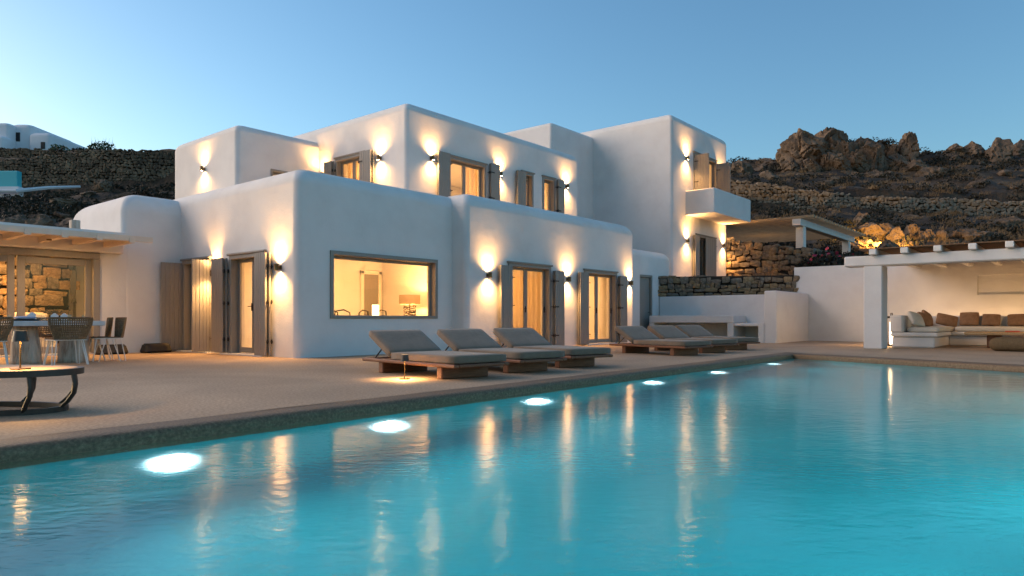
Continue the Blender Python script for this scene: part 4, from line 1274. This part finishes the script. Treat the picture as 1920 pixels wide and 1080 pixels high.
for i in range(len(ds) - 1):
    for j in range(nu - 1):
        fs.append((i * nu + j, i * nu + j + 1, (i + 1) * nu + j + 1, (i + 1) * nu + j))
hill = MB().add(vs, fs).build('hillside', M['soil'], smooth=60); tag(hill, kind='structure')
def hz(u, d):
    p = FW(u, 598, d); q = Vector((p.x, p.y, 0))
    amp = interp(d, [26, 34, 50, 80], [0, .2, .5, .8])
    return Vector((p.x, p.y, prof(u, d) + amp * (noise.fractal(q * .13, 1, 2, 4) + .45 * noise.fractal(q * .6, 1, 2, 3))))

# dry-stone field walls on the hill (stones too small to pick apart: joined)
def field_wall(name, nodes, label, seed, h=.24, w=.34, m=None):
    t = empty(name, FW(*nodes[0][:2], nodes[0][3]), 0, label, 'wall')
    big = MB()
    for (u0, vt0, vb0, d0), (u1, vt1, vb1, d1) in zip(nodes[:-1], nodes[1:]):
        a, b_ = FW(u0, vb0, d0), FW(u1, vb1, d1)
        za, zb = FW(u0, vt0, d0).z, FW(u1, vt1, d1).z
        z0 = min(a.z, b_.z) - .5
        n0 = set(bpy.data.objects)
        stone_wall(t, (a.x, a.y), (b_.x, b_.y), z0, lambda s, za=za, zb=zb: za + (zb - za) * s, h, w, .26, .55, seed, joined=m or M['hill_stone'])
        seed += 2
        for o in set(bpy.data.objects) - n0:
            o.location = Vector(o.location) - t.location
        nrm = Vector((b_.x - a.x, b_.y - a.y)); nrm = Vector((-nrm.y, nrm.x)).normalized()
        if nrm.dot(Vector((a.x - CAM.x, a.y - CAM.y))) < 0: nrm = -nrm
        vs = []
        for (px, py, zt) in ((a.x, a.y, za - .06), (b_.x, b_.y, zb - .06)):
            for off in (.02, .6):
                for zz in (z0 - .5, zt):
                    vs.append((px + nrm.x * off - t.location.x, py + nrm.y * off - t.location.y, zz - t.location.z))
        MB().add(vs, [(0, 1, 5, 4), (2, 6, 7, 3), (1, 3, 7, 5), (0, 4, 6, 2), (0, 2, 3, 1), (4, 5, 7, 6)]).build('core', M['mortar'], t)
field_wall('hill_retaining_wall', [(-160, 312, 352, 56), (0, 301, 352, 56), (60, 297, 352, 56), (100, 290, 352, 56), (150, 283, 355, 56), (235, 282, 360, 56), (420, 287, 365, 57)], 'long dark dry-stone retaining wall on the left hillside', 101)
field_wall('hill_back_wall', [(-160, 279, 310, 60.5), (0, 279, 310, 60.5), (118, 280, 310, 60.5)], 'dry-stone wall just below the far white house', 131)
field_wall('hill_terrace_wall', [(1330, 334, 372, 58), (1440, 345, 380, 58), (1520, 358, 388, 57.6), (1650, 370, 398, 57.2), (1780, 373, 403, 57), (1920, 379, 410, 56.6), (2100, 384, 415, 56.6)], 'long dry-stone terrace wall crossing the right hillside', 151, .27, .42, M['stone2'])

# far house, turquoise pool wall, white kerb
fh = empty('far_house', FW(40, 278, 63), 0, 'pale blue-lit white house on the left skyline', 'house')
hb = fh.location
def fbox(name, u0, u1, vt, vb, d0, d1, m, rv=.3, rt=.35):
    a = FW(u0, vb, d0); zt = FW(u0, vt, d0).z
    w = (u1 - u0) / 1300 * d0
    me = rblock(0, w, 0, d1 - d0, 0, zt - a.z, rv, rt, 4, 4).mesh(name, m, 40)
    o = link_mesh(name, me, fh, a - hb, YAW)
    return o
fbox('wall', -60, 16, 229, 285, 64, 70, M['lime'])
f1 = fbox('wall', 14, 58, 231, 285, 65.0, 72, M['lime'], .5, .5)
f2 = fbox('wall', 52, 96, 248, 285, 64.6, 71, M['lime'], .4, .4)
fbox('wall', -60, 6, 253, 285, 62.5, 64, M['lime'])
for (u0, u1, v0, v1, d) in ((28, 37, 248, 265, 65), (76, 84, 266, 279, 64.6)):
    a = FW(u0, v1, d - .05) - hb; w = (u1 - u0) / 1300 * d; h_ = (v1 - v0) / 1300 * d
    wdo = MB().box(0, w, 0, .12, 0, h_, .02).build('window', M['dark_wood'], fh, loc=a, rz=YAW)
    MB().box(w * .12, w * .88, -.02, .0, h_ * .08, h_ * .92).build('pane', M['black'], wdo)
a = FW(-80, 357, 50); w = 112 / 1300 * 50
o = MB().box(0, w, 0, .5, 0, 1.42, .03).build('far_pool_wall', M['turq'], loc=FW(-80, 357, 50), rz=YAW); tag(o, 'turquoise end wall of a small pool on the left hillside', 'pool wall')
MB().box(-.01, w + .12, -.02, .52, -.5, .28, .02).build('plinth', M['lime'], o)
b = MB(); pts = [FW(-20, 358, 49.6), FW(30, 358, 49.6), (FW(60, 355, 51)), FW(90, 352, 52), FW(150, 350, 54)]
b.tube(pts, [.16, .16, .15, .14, .1], 6)
o = b.build('white_kerb', M['lime']); tag(o, 'winding whitewashed kerb below the left retaining wall', 'kerb')

# ------------------------------------------------------------------ rocks
def rock_mesh(seed, sx, sy, sz, sub=4, facet=16, rough=.2):
    rr = random.Random(seed)
    b = bmesh.new()
    bmesh.ops.create_icosphere(b, subdivisions=sub, radius=1)
    planes = []
    for k in range(facet):
        nrm = Vector((rr.uniform(-1, 1), rr.uniform(-1, 1), rr.uniform(-.6, 1))).normalized()
        planes.append((nrm, rr.uniform(.58, .93)))
    off = Vector((seed * 3.1, seed * 1.7, seed * .9))
    for v in b.verts:
        p = v.co.copy()
        for nrm, dd in planes:
            e = p.dot(nrm) - dd
            if e > 0: p -= nrm * e * .94
        k = noise.fractal(p * 1.5 + off, 1, 2, 6)
        rg = noise.ridged_multi_fractal(p * 1.1 + off, 1, 2, 4, 1, 2) * .12
        cr_ = abs(noise.noise(p * 2.1 + off * 2)); c2 = abs(noise.noise(Vector((p.x * 3.4, p.y * 3.4, p.z * 1.3)) + off * 3))
        p *= 1 + rough * k + rg - .12 - .24 * max(0, .11 - cr_) / .11 - .12 * max(0, .08 - c2) / .08
        v.co = Vector((p.x * sx, p.y * sy, p.z * sz))
    me = bpy.data.meshes.new('rock'); b.to_mesh(me); b.free()
    me.materials.append(M['rock']); me.shade_smooth(); me.set_sharp_from_angle(angle=R(32))
    return me
rc = [0]
def rock(u0, u1, v0, v1, d, parent=None, name='boulder', label=None, group=None, sub=4, tilt=0.0, depth=1.0):
    rc[0] += 1
    c = FW((u0 + u1) / 2, (v0 + v1) / 2, d)
    w = (u1 - u0) / 1300 * d / 2 * 1.08; h_ = (v1 - v0) / 1300 * d / 2 * 1.12
    o = link_mesh(name, rock_mesh(rc[0] * 7 + 3, w, w * depth, h_, sub), parent)
    o.location = c - (parent.location if parent else Vector((0, 0, 0)))
    o.rotation_euler = (0, tilt, YAW)
    if label: tag(o, label, 'rock', group)
    return o
cr = empty('rock_outcrop', FW(1540, 335, 76), 0, 'great weathered granite crag rising on the right skyline', 'rock')
for a in ((1470, 1545, 243, 318, 74, 0), (1505, 1590, 246, 330, 76, .2), (1540, 1606, 258, 332, 75, -.2), (1466, 1500, 298, 332, 72.5, 0), (1496, 1545, 298, 338, 72, .1), (1535, 1585, 292, 340, 72.3, -.5), (1578, 1626, 285, 330, 73, .3), (1588, 1650, 262, 325, 76, .1), (1600, 1665, 276, 345, 74, 0), (1634, 1690, 266, 335, 77, -.3), (1650, 1700, 288, 345, 74, .2), (1560, 1620, 318, 352, 71, 0), (1610, 1660, 322, 356, 70, .2)):
    rock(a[0] - 6, a[1] + 6, a[2] - 2, a[3] + 8, a[4], parent=cr, name='rock', tilt=a[5], depth=.9, sub=5)
rock(1678, 1722, 252, 322, 76, label='upright flat-topped slab of rock on the right skyline', tilt=.28, group=None, sub=5)
ridge = [(1686, 1745, 302, 345, 72, 'low rounded rock below the upright slab'), (1722, 1775, 314, 362, 68, 'cleft boulder on the slope right of the crag'),
         (1766, 1808, 272, 300, 80, 'flat boulder on the right skyline, first right of the slab'), (1806, 1848, 268, 300, 79, 'pointed boulder on the right skyline'),
         (1846, 1893, 262, 322, 77, 'broad brown boulder on the skyline near the right edge'), (1890, 1945, 264, 310, 80, 'dark boulder cut off by the right edge of the skyline'),
         (1858, 1918, 322, 352, 70, 'pale flat boulder on the right slope'), (1372, 1414, 300, 340, 74, 'squat boulder just right of the tower'),
         (1408, 1470, 298, 332, 78, 'dark rock ridge left of the great crag'), (1780, 1835, 322, 348, 71, 'half-buried rock in the middle of the right slope'),
         (1900, 1950, 296, 325, 75, 'rock under the right skyline boulder')]
for a in ridge: rock(*a[:5], label=a[5], group='boulders on the right hillside')
lit = empty('floodlit_rocks', FW(1650, 470, 41), 0, 'cluster of rocks lit golden by a hidden floodlight', 'rock')
for a in ((1572, 1616, 432, 470, 43), (1600, 1652, 418, 462, 45), (1590, 1640, 448, 480, 41), (1640, 1680, 420, 462, 46), (1662, 1700, 428, 470, 43.5), (1690, 1726, 418, 462, 45), (1722, 1752, 428, 460, 44), (1742, 1775, 432, 462, 44), (1622, 1662, 455, 482, 40.5), (1676, 1725, 452, 484, 41.5), (1600, 1628, 396, 425, 48)):
    rock(*a, parent=lit, name='rock')
rock(1642, 1684, 450, 480, 38.5, label='dark rounded boulder in front of the floodlit rocks')
rock(1770, 1870, 428, 470, 44, label='long grey rock right of the floodlit rocks', depth=.5)
rock(1850, 1930, 405, 445, 49, label='long low rock under the right terrace wall', depth=.5)
rock(8, 58, 402, 440, 36, label='grey boulder on the slope above the veranda roof, left')
rock(52, 104, 404, 445, 35, label='grey boulder on the slope above the veranda roof, right')
rock(175, 215, 335, 362, 53, label='rounded rock at the foot of the left retaining wall')
rock(100, 150, 372, 395, 46, label='flat rock halfway up the left slope')
# the floodlight itself
fl = empty('garden_floodlight', FW(1668, 466, 39.3), 0, 'small garden floodlight aimed at the rocks', 'floodlight')
MB().box(-.12, .12, -.08, .08, 0, .18, .02).build('body', M['iron'], fl)
light('SPOT', 'flood_beam', (0, 0, .45), 1700, (1, .50, .10), fl, (fwv.x + .1, fwv.y - .1, .25), R(140), .9, .1)
# small scattered stones on the slopes
rr = random.Random(77)
sc_m = [rock_mesh(900 + k, 1, 1, .8, 3, 10, .2) for k in range(5)]
big = MB()
for k in range(200):
    if rr.random() < .7: u = rr.uniform(1360, 2000); d = rr.uniform(38, 82)
    else: u = rr.uniform(-60, 340); d = rr.uniform(34, 55)
    p = hz(u, d); s = rr.choice((.15, .2, .28, .38, .55)) * (1 if d < 60 else 1.4)
    me = rr.choice(sc_m); Mx = Matrix.Translation(p) @ Matrix.Rotation(rr.uniform(0, 6.28), 4, 'Z') @ Matrix.Rotation(rr.uniform(-.4, .4), 4, 'X') @ Matrix.Diagonal((s * rr.uniform(.8, 1.5), s, s * rr.uniform(.6, 1), 1))
    big.add([Mx @ v.co for v in me.vertices], [tuple(q.vertices) for q in me.polygons])
o = big.build('scattered_stones', M['rock'], smooth=35); tag(o, 'loose grey-brown stones strewn over the hillsides', 'stones', kind='stuff')
for me in sc_m: bpy.data.meshes.remove(me)

# ------------------------------------------------------------------ scrub and dry grass
def clump(b, c, r, h, n, rr, blade=False, up=.4):
    for k in range(n):
        a = rr.uniform(0, 6.283); q = math.sqrt(rr.random()) * r
        z_ = rr.uniform(0, 1) * h * math.sqrt(max(0, 1 - (q / r) ** 2))
        p = c + Vector((q * math.cos(a), q * math.sin(a), z_))
        if blade:
            d_ = Vector((rr.uniform(-.5, .5), rr.uniform(-.5, .5), 1)).normalized() * h * rr.uniform(.5, 1.1)
            p.z = c.z
            s_ = d_.orthogonal().normalized() * .02 * (1 + h)
            b.add([p - s_, p + s_, p + d_], [(0, 1, 2)])
        else:
            d_ = Vector((rr.uniform(-1, 1), rr.uniform(-1, 1), rr.uniform(-.3, 1) + up * .3)).normalized() * rr.uniform(.10, .24) * (.6 + r * .5)
            s_ = d_.cross(Vector((rr.uniform(-1, 1), rr.uniform(-1, 1), rr.uniform(-1, 1)))).normalized() * d_.length * .45
            b.add([p, p + d_ * .5 + s_, p + d_, p + d_ * .5 - s_], [(0, 1, 2, 3)])
rr = random.Random(5)
sb1, sb2 = MB(), MB()
for k in range(1150):
    if rr.random() < .68: u = rr.uniform(1350, 1990); d = rr.uniform(37, 84)
    else: u = rr.uniform(-80, 350); d = rr.uniform(33, 56)
    if noise.noise(Vector((u * .02, d * .12, 0))) < -.12: continue
    p = hz(u, d) - Vector((0, 0, .06)); r_ = rr.uniform(.25, 1.0)
    clump(sb1, p, r_, r_ * rr.uniform(.5, .9), int(46 + 60 * r_), rr)
for k in range(1000):
    if rr.random() < .65: u = rr.uniform(1350, 1990); d = rr.uniform(37, 84)
    else: u = rr.uniform(-80, 350); d = rr.uniform(33, 56)
    p = hz(u, d) - Vector((0, 0, .03)); clump(sb2, p, rr.uniform(.2, .7), rr.uniform(.2, .5), 34, rr, True)
# skyline scrub on the rocks and ridge
for (u0, u1, v, d) in ((1560, 1680, 268, 77), (1690, 1770, 288, 80), (1370, 1470, 322, 77), (1740, 1930, 300, 78), (1470, 1700, 345, 71)):
    for k in range(16):
        p = FW(rr.uniform(u0, u1), v + rr.uniform(-4, 12), d + rr.uniform(-2, 1)); clump(sb1, p, rr.uniform(.4, 1.0), rr.uniform(.3, .7), 70, rr)
o = sb1.build('hillside_scrub', M['scrub']); tag(o, 'dark low thorny scrub covering the hillsides', 'scrub', kind='stuff')
o = sb2.build('dry_grass', M['straw']); tag(o, 'straw-coloured dry grass tufts on the hillsides', 'grass', kind='stuff')
# shrubs on the retaining wall
def shrub(name, c, r, h, n, lab, seed, m, blades=0):
    t = empty(name, c, 0, lab, 'shrub')
    r2 = random.Random(seed); b = MB(); clump(b, Vector((0, 0, 0)), r, h, n, r2); b.build('foliage', m, t)
    st = MB()
    for k in range(5):
        a = r2.uniform(0, 6.28); st.tube([(0, 0, -.3), (r * .4 * math.cos(a), r * .4 * math.sin(a), h * .4), (r * .7 * math.cos(a), r * .7 * math.sin(a), h * .7)], [.04, .03, .01], 5)
    st.build('stem', M['dark_wood'], t)
    if blades:
        b = MB(); clump(b, Vector((0, 0, 0)), r * .9, h * 1.4, blades, r2, True); b.build('blades', M['scrub'], t)
shrub('agave_shrub', FW(192, 284, 57), 1.1, .8, 260, 'spiky dark shrub on top of the left retaining wall', 1, M['leaf'], 60)
shrub('low_shrub', FW(150, 286, 57), .6, .35, 120, 'small spreading shrub left of the spiky one on the wall', 2, M['scrub'], 20)
shrub('round_shrub', FW(112, 282, 60), .7, .5, 170, 'rounded bush beside the far white house', 3, M['leaf'])
# flowering shrub behind the white wall
for k, (u, v, d, r_, h_) in enumerate(((1545, 507, 29.5, .8, .85), (1585, 502, 30, .7, .6), (1520, 502, 29, .45, .45))):
    c = FW(u, v, d)
    t = empty('oleander', c, 0, ['leafy oleander with red flowers between pergola and white wall', 'leafy oleander below the second pergola post', 'small oleander at the end of the rubble wall'][k], 'shrub', 'flowering shrubs above the white wall')
    r2 = random.Random(40 + k); b = MB(); clump(b, Vector((0, 0, 0)), r_, h_, 300, r2); b.build('foliage', M['scrub'], t)
    b = MB(); clump(b, Vector((0, 0, .1)), r_, h_, 14, r2); b.build('flowers', M['petal'], t)
    st = MB()
    for q in range(4):
        a = r2.uniform(0, 6.28); st.tube([(0, 0, -1.2), (r_ * .4 * math.cos(a), r_ * .4 * math.sin(a), h_ * .5)], [.04, .015], 5)
    st.build('stem', M['dark_wood'], t)
